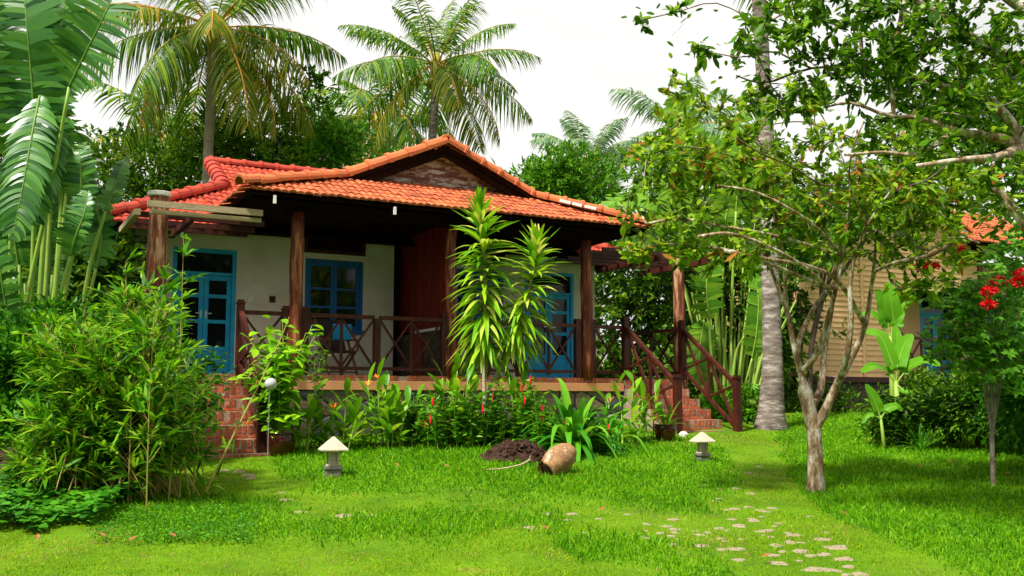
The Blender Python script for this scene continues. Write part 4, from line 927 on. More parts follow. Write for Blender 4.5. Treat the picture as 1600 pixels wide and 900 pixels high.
def right_tree():
    b0 = gp(1634, 8.3); b0[2] = float(hgt(b0[0], 8.3)); d = 8.3; o = b0.copy(); R = empty('overhanging_tree', o, label='tree just beyond the right edge reaching leafy mottled limbs over the lawn', cat='tree')
    def q(*pp): return [at(x, y, d+dz)-o for x, y, dz in pp]
    polys = [q((1636,880,0),(1640,720,0),(1670,520,.1),(1690,380,.1),(1680,290,0)),
        q((1680,290,0),(1640,252,0),(1600,228,0),(1545,212,-.1),(1495,205,-.15),(1440,185,-.2),(1385,180,-.25),(1330,160,-.2),(1290,168,-.2)),
        q((1680,290,0),(1640,250,.1),(1598,215,.2),(1570,180,.25),(1545,158,.3),(1495,138,.3),(1440,128,.35),(1380,112,.35),(1330,104,.4),(1260,108,.4),(1195,130,.4),(1150,118,.4)),
        q((1690,380,.1),(1680,220,.4),(1640,140,.5),(1585,98,.5),(1545,78,.5),(1510,52,.5),(1480,28,.5),(1430,2,.5)),
        q((1352,104,.4),(1344,60,.3),(1348,20,.3),(1362,-20,.3)), q((1390,150,-.2),(1392,90,-.1),(1408,30,0),(1420,-30,0)),
        q((1495,205,-.15),(1430,240,-.4),(1380,238,-.5),(1320,242,-.6)), q((1600,228,0),(1560,245,-.3),(1500,250,-.5),(1430,260,-.6)),
        q((1430,2,.5),(1340,-10,.4),(1250,10,.3),(1190,40,.2)), q((1260,108,.4),(1210,80,.3),(1160,90,.3),(1095,78,.3)),
        q((1190,40,.2),(1120,5,.0),(1060,18,-.1),(1000,32,-.1)), q((1680,220,.4),(1640,60,.3),(1580,0,.3),(1520,-40,.3)), q((1670,520,.1),(1640,430,-.2),(1600,350,-.3),(1560,300,-.3))]
    T = Tree(polys); r = np.random.default_rng(22)
    ce = [(1230,60,.2,.35,.8,.28,28),(1290,30,.3,.5,.8,.3,40),(1400,40,.3,.6,.9,.4,56),(1500,60,.3,.6,.9,.45,56),(1580,110,.2,.5,.9,.5,50),(1440,130,.1,.6,.9,.35,48),(1340,110,.2,.5,.8,.3,34),(1540,180,.0,.5,.8,.35,32),
          (1240,150,.3,.4,.7,.22,20),(1580,290,-.2,.35,.6,.4,22),(1450,230,-.3,.5,.6,.2,16),(1170,60,.2,.2,.4,.25,9),(1110,90,.3,.16,.2,.10,5),(1010,35,-.1,.13,.15,.06,3),(1070,18,-.1,.12,.15,.05,3),(1550,0,.3,.7,.9,.4,34),(1350,-30,.3,.8,.9,.3,30)]
    tg = np.concatenate([in_ell(r, n, at(x, y, d+dz)-o, (a, b_, c)) for x, y, dz, a, b_, c, n in ce])
    T.grow(tg, step=.12, seed=4, sag=.04, curve=.35, minnode=20); T.radii(.0046, .5); T.R = np.minimum(T.R, .05)
    nb = [0]; k = 0
    P = np.array(T.P); x = P[:T.nb, 0]; rs = np.interp(x, [-2.6,-1.6,-.8,0], [.006,.012,.026,.05]); T.R[:T.nb] = rs
    n0 = 0
    zlow = P[:T.nb, 2] < 1.2; T.R[:T.nb][zlow] = .12; T.R[0] = .2; T.R[1] = .17; T.R[2] = .14
    b = MB(); T.tubes(b, 10, rmin=.012); b.build('trunk', MT['bark'], R, smooth=True)
    b = MB(); T.tubes(b, 5, rmax=.0115); b.build('twigs', MT['twig'], R, smooth=True)
    b = MB(); leaf_clusters(b, T, 11, .092, .041, 8, along=.18, up=.15); leaf_clusters(b, T, 4, .09, .040, 9, along=.38, up=.2)
    E = [i for i in range(T.nb, len(T.P)) if r.random() < .35]; leaf_clusters(b, T, 3, .09, .04, 10, ends=E, along=.1, up=.25)
    b.build('crown', G['right'], R)
right_tree()

# ------------------------------------------------------------ bamboo and hedge at the left
def bamboo():
    base = gp(225, 10.2); R = empty('bamboo_clump', base, label='bushy yellow-green bamboo clump in front of the left stairs', cat='bamboo'); r = np.random.default_rng(12)
    C = MB(); Lf = MB(); P, D = [], []
    tops = []
    for k in range(120):
        bx = base+A(r.normal(-.20,.36), r.normal(0,.28), 0); bx[2] = float(hgt(bx[0], bx[1]))-.05
        u = r.random(); px = 32+246*u+r.normal(0,11); env = np.interp(px, [60,110,160,200,240,285,320,345], [500,475,455,435,432,450,490,560]); py = env+r.random()**1.1*270+8; dd = 10.3+r.normal(0,.45)
        t = at(px, py, dd); mid = (bx+t)/2+A((t[0]-bx[0])*-.18, 0, .18); tops.append((bx, mid, t))
    tops.append((at(262,800,9.9), at(280,560,10), at(287,376,10.1))); tops.append((at(205,800,9.9), at(200,560,10), at(196,410,10.2)))
    for i, (bx, mid, t) in enumerate(tops):
        c = spline([bx, mid, t], 26)-base; C.tube(c, np.linspace(.008,.002,26), 5)
        n = 27 if i < 120 else 13; s0 = .10+.15*r.random() if i < 120 else .5
        for u in np.linspace(s0, 1, n)+r.normal(0,.01,n):
            j = min(25, max(1, int(u*25))); p = c[j]; tg = unit(c[j]-c[j-1]); a = r.random()*6.28; out = A(math.cos(a), math.sin(a)*.9, .1+.5*r.random())
            l = (.14+.28*r.random())*(1.15-.6*u) if i < 120 else .07; q = p+unit(out+tg*.5)*l; C.tube([p, (p+q)/2+A(0,0,.02), q], .002, 3, cap=False)
            m = r.integers(4, 8)
            for w_ in range(m):
                P.append(q-unit(out)*l*.5*(w_/m)); D.append(unit(out)+tg*.4+r.normal(0,.55,3)+A(0,0,.05))
    P = np.array(P); D = np.array(D); n = len(P)
    Lf.blades(P, D, A(0,0,1)+r.normal(0,.4,(n,3)), .185*(1+r.normal(0,.25,n)).clip(.4,1.6), .033, (.35,1,.75,.03), droop=.22+r.normal(0,.1,n), ts=A(0,.25,.65,1))
    C.build('culms', MT['bamboo'], R); Lf.build('foliage', G['bamboo'], R)
    b = MB(); b.tube([at(215,664,9.9)-base, at(296,668,9.9)-base], .012, 6); b.build('tie_rail', MT['palewood'], R)
    # long arching cane leaning out over the stairs
    b = MB(); c = spline([at(322,768,10.0), at(360,690,10.1), at(402,606,10.3), at(436,535,10.5), at(452,495,10.6)], 30)-base; b.tube(c, np.linspace(.011,.003,30), 6); cn = b.build('arching_cane', MT['bamboo'], R)
    b = MB(); ii = r.integers(6, 29, 26); ii[:6] = (9,11,13,13,15,17); b.blades(c[ii], r.normal(0,.5,(26,3))+A(-.7,0,.1), A(0,0,1)+r.normal(0,.3,(26,3)), .16, .024, (.35,1,.75,.03), droop=.2); b.build('cane_leaf_sprays', G['bamboo'], R)
bamboo()
GH = 'broadleaf bushes under the torn-leaf palm'
leafy_tree('bush', gp(35,12.4), [cell(10,560,12.4,.6,.6,.55),cell(60,540,12.3,.55,.6,.55),cell(100,600,12.2,.6,.5,.7),cell(20,640,12.2,.6,.5,.45),cell(75,665,12.0,.5,.5,.4)], 170, 60, .095, .065, G['hedge'], 'rounded-leaf bush at the left edge, left of the bamboo', 51, GH, cat='bush', tr=.04, spread=.3, twig=.004)
leafy_tree('bush', gp(150,12.8), [cell(140,560,12.8,.6,.5,.6),cell(200,600,12.6,.6,.5,.7),cell(150,650,12.5,.7,.5,.5),cell(255,620,12.4,.5,.4,.6)], 150, 60, .095, .06, G['hedge'], 'dark rounded-leaf bush behind the bamboo', 52, GH, cat='bush', tr=.04, spread=.3, twig=.004)

# ------------------------------------------------------------ added unseen wood behind the viewpoint, dims the porch, mirrored in panes
def unseen_woodland():
    r = np.random.default_rng(90); b = MB()
    for k in range(15):
        x = -34+k*4.9+r.normal(0,1); y = -15+r.normal(0,2.0); h = 12.5+r.normal(0,1.5); b.tube([A(x,y,-1.5), A(x+.3,y,h*.5), A(x,y,h*.8)], [.25,.2,.1], 7, 1)
        n = 1500; P = in_ell(r, n, (x,y,h*.55), (3.0,2.4,h*.45)); b.leaves(P, r.normal(0,1,(n,3))-A(0,0,.4), A(0,0,1)+r.normal(0,.6,(n,3)), .85, .5, 0, .2)
    o = b.build('unseen_woodland', [G['dense'], MT['darkbark']]); o['kind'] = 'stuff'
unseen_woodland()

# ------------------------------------------------------------ plants along the foundation
def dracaena():
    d = 14.4; base = gp(758, d); R = empty('dracaena', base, label='tall two-headed dracaena with drooping yellow-green strap leaves before the middle porch post', cat='plant'); r = np.random.default_rng(14)
    def q(*pp): return [at(x, y, d+dz)-base for x, y, dz in pp]
    ax = [q((757,545,0),(757,470,0),(755,395,0),(748,322,0)), q((800,535,.15),(815,490,.12),(832,430,.1),(838,372,.1))]
    b = MB(); b.tube(spline([A(0,0,-.1), *q((757,640,0),(756,575,0))]+ax[0][1:], 20), np.linspace(.034,.020,20), 9); b.tube(spline(q((757,620,0),(768,600,.1))+ax[1], 20), np.linspace(.026,.014,20), 8); b.build('trunk', MT['cement'], R, smooth=True)
    for a, n, l0, w0 in ((ax[0],250,.62,.080),(ax[1],190,.56,.070)):
        c = spline(a, 60); k = np.arange(n); u = k/(n-1); j = (u*59).astype(int); P = c[j]; az = k*2.39996+r.normal(0,.15,n)
        el = np.interp(u, [0,.3,.7,.92,1], [-.65,-.1,.35,.95,1.35])+r.normal(0,.18,n)
        D = np.stack([np.cos(az)*np.cos(el), np.sin(az)*np.cos(el), np.sin(el)], 1); N = np.stack([-np.cos(az)*np.sin(el), -np.sin(az)*np.sin(el), np.cos(el)], 1)
        L = l0*np.interp(u, [0,.2,.8,1], [.85,1,1,.55])*(1+r.normal(0,.12,n))
        b = MB(); b.blades(P, D, N+r.normal(0,.15,(n,3)), L, w0, (.55,.9,1,.85,.5,.03), droop=np.interp(u,[0,.5,1],[.40,.40,.10])+r.normal(0,.08,n), fold=.35); b.build('leaf_head', G['drac'], R, smooth=True)
dracaena()

def strap_plant(name, px, d, n, L, W, m, label, cat, seed, elr=(.3,1.35), droop=.45, grp=None, fold=.3, base=None):
    r = np.random.default_rng(seed); o = gp(px, d) if base is None else A(*base); R = empty(name, o, label=label, cat=cat, group=grp); k = np.arange(n); u = k/(n-1)
    az = k*2.39996+r.normal(0,.2,n); el = elr[0]+(elr[1]-elr[0])*u+r.normal(0,.12,n); D = np.stack([np.cos(az)*np.cos(el), np.sin(az)*np.cos(el), np.sin(el)], 1)
    N = np.stack([-np.cos(az)*np.sin(el), -np.sin(az)*np.sin(el), np.cos(el)], 1); P = np.stack([np.cos(az)*.05, np.sin(az)*.05, .02+.25*L*u*.3], 1)
    b = MB(); b.blades(P, D, N, L*(1+r.normal(0,.15,n)), W, (.7,.95,1,.95,.75,.45,.03), droop=droop*(1.35-.75*u)+r.normal(0,.07,n).clip(-.1,.2), fold=fold, side=r.normal(0,.08,n)); b.build('leaves', m, R, smooth=True)
    return R
strap_plant('spider_lily', 895, 13.6, 76, 1.30, .10, G['crin'], 'large spider lily with broad arching strap leaves behind the tipped jar', 'plant', 61, elr=(.4,1.35), droop=.62)
strap_plant('spider_lily', 950, 14.0, 34, 1.0, .08, G['crin'], 'smaller spider lily to the right of the large one', 'plant', 62, droop=.8)
strap_plant('spiky_plant', 1432, 14.6, 34, .5, .028, G['crin'], 'small spiky rosette plant on the grass below the cream cottage', 'plant', 63, elr=(.2,1.3), droop=.3)
strap_plant('spider_lily', 815, 14.0, 12, .6, .07, G['crin'], 'low arching lily leaves over the fallen log', 'plant', 64, elr=(.3,1.0), droop=.6)

def heliconia(px, d, hs, label, seed, fl=2, dens=1.0):
    r = np.random.default_rng(seed); o = gp(px, d); R = empty('heliconia', o, label=label, cat='plant', group='heliconias along the stone foundation'); S = MB(); Lf = MB(); P, D, N, L = [], [], [], []
    for k, (dx, h) in enumerate(hs):
        b0 = A(dx*.6, r.normal(0,.12), -.05); t = A(dx, r.normal(0,.12), h); c = spline([b0, (b0+t)/2+A(r.normal(0,.03),0,0), t], 12); S.tube(c, np.linspace(.014,.006,12), 6)
        for q in range(9):
            u = .25+.75*q/8; p = c[min(11, int(u*11))]; a = r.random()*6.28; e = .35+.75*u+r.normal(0,.15); P.append(p); dv = A(math.cos(a)*math.cos(e), math.sin(a)*math.cos(e), math.sin(e)); D.append(dv); N.append(A(-math.cos(a)*math.sin(e), -math.sin(a)*math.sin(e), math.cos(e))+r.normal(0,.1,3)); L.append(.42+.14*r.random())
    Lf.blades(np.array(P), np.array(D), np.array(N), np.array(L), .10, (.12,.7,1,.9,.55,.03), droop=.22+.12*r.random(len(P)), fold=.25)
    S.build('stems', MT['petiole'], R, smooth=True); Lf.build('leaves', G['heli'], R, smooth=True)
    for k in range(fl):
        dx, h = hs[k]; b = MB(); p = A(dx+.03, -.06, h+.02); 
        for q in range(5): a = r.random()*6.28; b.bar(p, p+A(math.cos(a)*.07, math.sin(a)*.04, .03+.05*r.random()), .014, .01)
        b.build('flower', MT['orangeflower'], R)
    return R
heliconia(535, 13.9, [(-.12,.55),(.08,.72),(.2,.45),(-.25,.4),(.0,.35)], 'leafy heliconia behind the left garden lantern', 81, 1)
heliconia(585, 14.1, [(-.1,.85),(.05,.95),(.18,.8),(.3,.55),(-.2,.6)], 'tallest heliconia with orange flowers against the foundation', 82, 2)
heliconia(640, 14.3, [(-.1,.45),(.1,.6),(.22,.4)], 'low heliconia right of the orange-flowered one', 83, 0)
heliconia(700, 14.6, [(-.15,.7),(.1,.85),(.25,.7)], 'heliconia left of the dracaena trunk', 84, 0)
heliconia(968, 15.0, [(-.2,.6),(0,.85),(.2,.9),(.35,.6)], 'heliconia at the right end of the foundation', 85, 1)
heliconia(1012, 15.4, [(-.1,.6),(.1,.7)], 'heliconia beside the right brick stairs', 86, 1)
heliconia(715, 14.0, [(-.2,.95),(0,1.05),(.15,.9),(-.1,.7),(.25,.75)], 'broad-leaved clump just left of the dracaena trunk', 88, 0)
heliconia(812, 14.3, [(-.15,.95),(.05,1.1),(.2,.9),(.1,.7)], 'broad-leaved clump between the dracaena trunk and the large spider lily', 89, 0)
heliconia(610, 14.0, [(-.15,.6),(.1,.7),(.25,.6),(.0,.45)], 'bright low clump beside the tallest heliconia', 90, 0)
heliconia(478, 13.6, [(-.1,.5),(.1,.75),(0,.6)], 'heliconia between the red pot and the thin shrub', 87, 0)

def spike_plant(px, d, wd, h, n, label, seed, spikes, grp='red-spiked plants in front of the porch'):
    r = np.random.default_rng(seed); o = gp(px, d); R = empty('red_spike_shrub', o, label=label, cat='shrub', group=grp); S = MB(); P, D = [], []; tips = []
    for k in range(n):
        b0 = A(r.normal(0,wd*.4), r.normal(0,.15), -.03); t = A(b0[0]*1.3+r.normal(0,.07), b0[1]*1.3+r.normal(0,.06), h*(.35+.68*r.random())); c = spline([b0, (b0+t)/2+r.normal(0,.02,3), t], 10); S.tube(c, np.linspace(.005,.0025,10), 4); tips.append(t)
        for u in np.linspace(.25,1,11):
            for q in range(2): P.append(c[int(u*9)]+r.normal(0,.01,3)); a = r.random()*6.28; D.append(A(math.cos(a), math.sin(a), .25+r.normal(0,.3)))
    P = np.array(P); m = len(P); b = MB(); b.leaves(P, np.array(D), A(0,0,1)+r.normal(0,.35,(m,3)), .115*(1+r.normal(0,.3,m)).clip(.4,1.7), .06, 0, .25); b.build('foliage', G['shrub'], R); S.build('stems', MT['petiole'], R)
    for k in range(spikes):
        t = tips[k % len(tips)]+A(0,-.03,.01)+A(r.normal(0,.03), 0, -.05*(k % 3)); b = MB(); b.lathe([(.003,0),(.014,.02),(.015,.07),(.008,.11),(.001,.13)], 7, t); b.build('flower_spike', MT['flower'], R)
for a in ((690,14.0,.36,.72,28,'red-spiked shrub at the left end of its bed, right of the heliconias',91,3),(735,13.9,.34,.85,30,'red-spiked shrub left of the dracaena trunk',92,4),(785,14.2,.36,.9,32,'red-spiked shrub right of the dracaena trunk',93,3),(835,14.0,.32,.8,28,'red-spiked shrub behind the fallen log',94,4),(868,13.8,.22,.5,16,'red-spiked shrub under the large spider lily',95,2),(935,14.2,.26,.5,18,'red-spiked shrub right of the tipped jar',96,2),(655,14.4,.28,.7,26,'low leafy shrub against the rubble foundation',97,0)): spike_plant(*a)

def upright_shrub(px, d, top, label, seed, m='shrub', L=.07, name='upright_shrub'):
    r = np.random.default_rng(seed); o = gp(px, d); R = empty(name, o, label=label, cat='shrub'); S = MB(); P, D = [], []
    for k in range(5):
        b0 = A(r.normal(0,.05), r.normal(0,.05), -.05); t = at(px+r.normal(0,9), top+r.random()*50, d)-o; c = spline([b0, (b0+t)/2+r.normal(0,.02,3), t], 14); S.tube(c, np.linspace(.009,.003,14), 5)
        for u in np.linspace(.15,1,26):
            for q in range(3): a = r.random()*6.28; P.append(c[int(u*13)]+A(math.cos(a),math.sin(a),0)*.05*r.random()); D.append(A(math.cos(a), math.sin(a), .3+r.normal(0,.3)))
    P = np.array(P); n = len(P); b = MB(); b.leaves(P, np.array(D), A(0,0,1)+r.normal(0,.3,(n,3)), L*(1+r.normal(0,.2,n)), L*.62, 0, .25); b.build('foliage', G[m], R); S.build('stems', MT['twig'], R)
upright_shrub(496, 14.0, 520, 'thin upright dark-leaved shrub rising before the porch railing', 101)

# right-hand shrubs
def palmate_shrub(base, cells, n, L, label, seed, flowers=()):
    n = int(n*1.9); L = L*1.15
    r = np.random.default_rng(seed); R = empty('flowering_shrub', base, label=label, cat='shrub', group='lobed-leaf flowering shrubs at the right'); cs = [(A(*c)-base, q) for c, q in cells]; cen = np.mean([c for c, q in cs], axis=0)
    T = Tree([[A(0,0,-.1), cen*A(.3,.3,.4), cen]]+[[cen*A(.2,.2,.3), (cen*.5+c)/1.5, c] for c, q in cs]); tg = np.concatenate([in_ell(r, n, c, q) for c, q in cs]); T.grow(tg, step=.2, seed=seed); T.radii(.004, .45); T.R = np.minimum(T.R, .03)
    b = MB(); T.tubes(b, 5); b.build('branches', MT['twig'], R, smooth=True); P = np.array(T.P)[T.ends]; b = MB(); m = 5; c0 = np.repeat(P, m, 0)+r.normal(0,.12,(len(P)*m,3)); az = r.random(len(c0))*6.28
    nrm = unit(A(0,-.5,1)+r.normal(0,.35,(len(c0),3))); a0 = unit(np.cross(nrm, r.normal(0,1,nrm.shape))); b0 = np.cross(nrm, a0)
    Ps, Ds, Ns, Ls = [], [], [], []
    for k, an in enumerate((-1.9,-1.0,0,1.0,1.9)): Ps.append(c0); Ds.append(a0*math.cos(an)+b0*math.sin(an)-A(0,0,.15)); Ns.append(nrm); Ls.append(np.full(len(c0), L*(1,.9,.75)[abs(k-2) if k != 2 else 0]))
    b.leaves(np.concatenate(Ps), np.concatenate(Ds), np.concatenate(Ns), np.concatenate(Ls)*(1+r.normal(0,.1,5*len(c0))), L*.45, 0, .15); b.build('foliage', G['maple'], R)
    for k, (x, y, dd) in enumerate(flowers):
        b = MB(); c = at(x, y, dd)-base; m = 50; D = unit(r.normal(0,1,(m,3)))*A(1,1,.6); b.leaves(np.tile(c,(m,1))+D*.03, D, r.normal(0,1,(m,3)), .06, .036, 0, .2); b.leaves(np.tile(c,(m,1))+D*.07, D, r.normal(0,1,(m,3)), .04, .026, 0, .2); b.build('flower_cluster', MT['flower'], R)
d = 11.5
palmate_shrub(gp(1540,d), [cell(1510,462,d,.34,.5,.30),cell(1560,490,d,.45,.5,.40),cell(1510,535,d,.30,.5,.30),cell(1590,400,d,.30,.4,.28),cell(1530,550,d,.5,.5,.35),cell(1590,560,d,.4,.5,.4)], 15, .095, 'tall lobed-leaf shrub with red flower clusters before the cottage porch', 111, [(1494,388,11.0),(1500,396,11.1),(1545,455,10.9),(1560,440,11.2),(1597,428,10.9),(1544,476,10.9),(1592,440,10.9),(1440,418,11.3),(1455,416,11.3)])
GS = 'dark low shrubs at the right edge of the lawn'
leafy_tree('bush', gp(1520,15), [cell(1450,640,15,.6,.5,.30),cell(1510,630,15,.6,.5,.40),cell(1570,630,14.6,.6,.5,.45),cell(1620,650,14.2,.6,.5,.5),cell(1400,660,15.2,.4,.4,.2),cell(1570,590,15.2,.6,.5,.4)], 230, 60, .12, .05, G['dense'], 'low dark bush under the red-flowered shrub', 112, GS, cat='bush', tr=.04, spread=.3, twig=.004)
leafy_tree('bush', gp(1620,12.5), [cell(1615,640,12.5,.5,.5,.5),cell(1600,560,12.5,.4,.5,.5),cell(1640,480,12.6,.5,.5,.6)], 120, 60, .10, .05, G['hedge'], 'dark bush at the right edge of the lawn', 113, GS, cat='bush', tr=.04, spread=.3, twig=.004)
leafy_tree('bush', gp(1340,20), [cell(1310,625,20,.6,.4,.25),cell(1440,615,19.5,.6,.4,.35),cell(1245,640,20,.5,.4,.35)], 60, 50, .12, .05, G['dense'], 'low foliage along the stone base of the cream cottage', 114, GS, cat='bush', tr=.03, spread=.3, twig=.004)
leafy_tree('bush', gp(1165,18.3), [cell(1165,640,18.3,.5,.4,.4),cell(1120,650,18.6,.4,.4,.3)], 40, 55, .13, .06, G['shrub'], 'low green bush between the right stairs and the bare palm trunk', 115, GS, cat='bush', tr=.03, spread=.3, twig=.004)
leafy_tree('bush', gp(960,23), [cell(930,600,23,1.2,.5,.9),cell(1010,610,23,1.2,.5,.8)], 110, 60, .17, .08, G['dense'], 'dark bush glimpsed behind the right porch railing', 116, GS, cat='bush', tr=.05, spread=.3, twig=.005)

# ------------------------------------------------------------ lawn
def project(P):
    q = P-np.array(EYE); yc = q[:,1]*CP+q[:,2]*SP; zc = -q[:,1]*SP+q[:,2]*CP
    return 800+F*q[:,0]/yc, 450-F*zc/yc
def inpoly(x, y, poly):
    c = np.zeros(len(x), bool); n = len(poly)
    for i in range(n):
        x0, y0 = poly[i]; x1, y1 = poly[(i+1) % n]
        if y0 == y1: continue
        c ^= ((y0 > y) != (y1 > y)) & (x < (x1-x0)*(y-y0)/(y1-y0)+x0)
    return c
def vnoise(x, y, s, seed):
    r = np.random.default_rng(seed); g = r.random((64,64)); x = x*s+100; y = y*s+100; i = np.floor(x).astype(int); j = np.floor(y).astype(int); u = x-i; v = y-j; u = u*u*(3-2*u); v = v*v*(3-2*v)
    q = lambda a, b: g[a % 64, b % 64]
    return q(i,j)*(1-u)*(1-v)+q(i+1,j)*u*(1-v)+q(i,j+1)*(1-u)*v+q(i+1,j+1)*u*v
LONG = [[(440,690),(560,680),(900,670),(1010,680),(1130,700),(1150,735),(1120,770),(1090,800),(1000,800),(900,785),(760,775),(640,765),(520,765),(430,745)],
        [(1215,650),(1330,620),(1700,620),(1700,960),(1560,905),(1430,860),(1330,820),(1270,790),(1230,740)],
        [(330,775),(420,790),(520,805),(640,808),(760,800),(880,805),(890,825),(760,828),(640,842),(520,838),(400,836),(330,842),(240,846),(180,820)],
        [(850,840),(930,842),(1010,845),(1070,870),(1080,885),(980,882),(900,872)],
        [(-60,700),(120,740),(330,760),(330,800),(120,800),(-60,800)], [(1040,868),(1120,872),(1160,910),(1040,930)]]
STONES = []
def lawn():
    r = np.random.default_rng(77)
    def cand(n, y0, y1):
        y = y0+(y1-y0)*r.random(n)**1.0; keep = r.random(n) < np.interp(y, [6.0,8,11,16,22], [1,.95,.75,.45,.25])*(y/y1*.9+.25).clip(0,1); y = y[keep]; x = (r.random(len(y))*2-1)*y*.56; return x, y
    x, y = cand(900000, 6.0, 22); P = np.stack([x, y, hgt(x, y)], 1); px, py = project(P)
    lg = np.zeros(len(x), bool)
    wob = 26*(vnoise(x, y, 2.2, 3)-.5)+r.normal(0,9,len(x))+14*(vnoise(x, y, 9, 4)-.5)
    for pl in LONG: lg |= inpoly(px+wob, py+wob, pl)
    # under the house there is none
    U = (x-C0[0])*ct+(y-C0[1])*st_; V_ = -(x-C0[0])*st_+(y-C0[1])*ct
    house = ((np.abs(U) < 4.7) & (V_ > -.05) & (V_ < 7.5)) | ((np.abs(np.abs(U)-3.95) < .66) & (V_ > -1.85) & (V_ < 0))
    stone = np.zeros(len(x), bool)
    for (sx, sy, a, b_, an) in STONES:
        near = (np.abs(x-sx) < .3) & (np.abs(y-sy) < .3); dx = (x[near]-sx); dy = (y[near]-sy); u = dx*math.cos(an)+dy*math.sin(an); v = -dx*math.sin(an)+dy*math.cos(an)
        st = (u/a)**2+(v/b_)**2 < .8; idx = np.where(near)[0]; stone[idx[st & (r.random(len(idx)) < .68)]] = True
    nz = vnoise(x, y, 1.1, 5)*.6+vnoise(x, y, 3.7, 6)*.4
    lng = lg & ~house & ~stone & (r.random(len(x)) < .75)
    sh = ~lg & ~house & ~stone
    bald = vnoise(x, y, 1.9, 9)
    sh &= (r.random(len(x)) < np.interp(bald, [.12,.34], [.25,1]))
    def make(name, mask, h0, h1, w, m, lean):
        k = np.where(mask)[0]; n = len(k); Pk = P[k]; az = r.random(n)*6.283; D = np.stack([np.cos(az)*lean, np.sin(az)*lean, np.ones(n)], 1)*(1+0*az[:,None]); D[:, :2] *= r.random((n,1))*1.3
        L = (h0+(h1-h0)*r.random(n)**1.5)*(.55+.9*nz[k]); W = w*(.7+.6*r.random(n))*np.interp(Pk[:,1], [6,12,20], [1,1.5,2.4])
        b = MB(); az2 = r.random(n)*6.283; N = np.stack([np.cos(az2), np.sin(az2), np.full(n,.1)], 1); Pk = Pk.copy(); Pk[:,2] -= .01
        b.blades(Pk, D, N, L, W, (1,.85,.06), droop=.25+.3*r.random(n), ts=A(0,.5,1)); o = b.build(name, m, smooth=False); o['kind'] = 'stuff'; return n
    n1 = make('lawn_grass', sh, .022, .075, .0055, G['lawn'], .7); n2 = make('long_grass', lng, .06, .155, .0085, G['long'], .6)
    print('grass', n1, n2)

# stepping stones: two paths that meet at the lower right
SP_ = [(388,742,13),(372,737,12),(392,747,10),(350,735,9),(440,770,7),(445,781,12),(470,800,10),(536,806,14),(584,806,10),(655,812,6),(706,820,6),(829,824,11),(855,803,8),(894,803,9),(887,813,9),(936,811,7),(914,833,7),(1009,819,7),(1007,841,8),(1052,812,9),(1052,827,8),(1049,838,8),(1050,851,9),(981,804,6),(1093,836,9),(1095,853,12),(1128,859,10),(1152,858,14),(1153,875,12),(1132,846,6),(1149,795,11),(1137,797,7),(1155,821,10),(1172,771,9),(1148,763,8),(1186,729,7),(1180,743,5),(1193,830,13),(1200,800,8),(1202,829,9),(1240,836,13),(1216,818,7),(1285,843,15),(1306,856,22),(1250,861,15),(1222,862,9),(1215,880,14),(1275,890,20),(1325,885,9),(1345,897,16),(1322,898,8),(1250,848,9),(1210,868,10),(1168,739,8),(1118,660,5)]
def stones():
    r = np.random.default_rng(41)
    for k in range(46):
        t = r.random(); SP_.append((1165+130*t+r.normal(0,38)-60*(t < .3), 745+150*t, 4+9*r.random()*(.5+.6*t)) if k % 2 else (960+280*r.random(), 806+42*r.random(), 4+5*r.random()))
    for i, (px, py, hw_) in enumerate(SP_):
        p = gnd(px, py); a = hw_/F*p[1]*1.0; b_ = a*(.75+.5*r.random()); b_ = min(b_, .17); an = r.normal(0,.4); n = 8; ang = np.linspace(0, 6.283, n, endpoint=False)+r.normal(0,.15,n); rad = 1+r.normal(0,.2,n)
        xy = np.stack([a*np.cos(ang)*rad, b_*np.sin(ang)*rad], 1)@np.array([[math.cos(an),math.sin(an)],[-math.sin(an),math.cos(an)]])
        STONES.append((p[0], p[1], a*.95, b_*.95, an)); zg = lambda q: hgt(q[:,0]+p[0], q[:,1]+p[1])-p[2]
        V = np.concatenate([np.c_[xy*1.03, zg(xy)-.05], np.c_[xy, zg(xy)-.001], np.c_[xy*.86, zg(xy*.86)+.004]]); f = [(k*n+j, k*n+(j+1) % n, (k+1)*n+(j+1) % n, (k+1)*n+j) for k in range(2) for j in range(n)]+[tuple(range(2*n, 3*n))]
        mb = MB(); mb.add(V, f); o = mb.build('stepping_stone', MT['step'], loc=p)
        if px < 760: tag(o, 'flat pinkish stepping stone sunk in the lawn of the path to the left stairs', 'stepping stone', 'stones of the path to the left stairs')
        elif py < 800: tag(o, 'flat pale stepping stone sunk in the lawn of the path up to the right stairs', 'stepping stone', 'stones of the path to the right stairs')
        elif px < 1100: tag(o, 'small pale stepping stone half covered by grass in the middle of the lawn', 'stepping stone', 'stones in the middle of the lawn')
        else: tag(o, 'pale stepping stone where the two paths join at the lower right', 'stepping stone', 'stones where the paths join')
stones(); lawn()

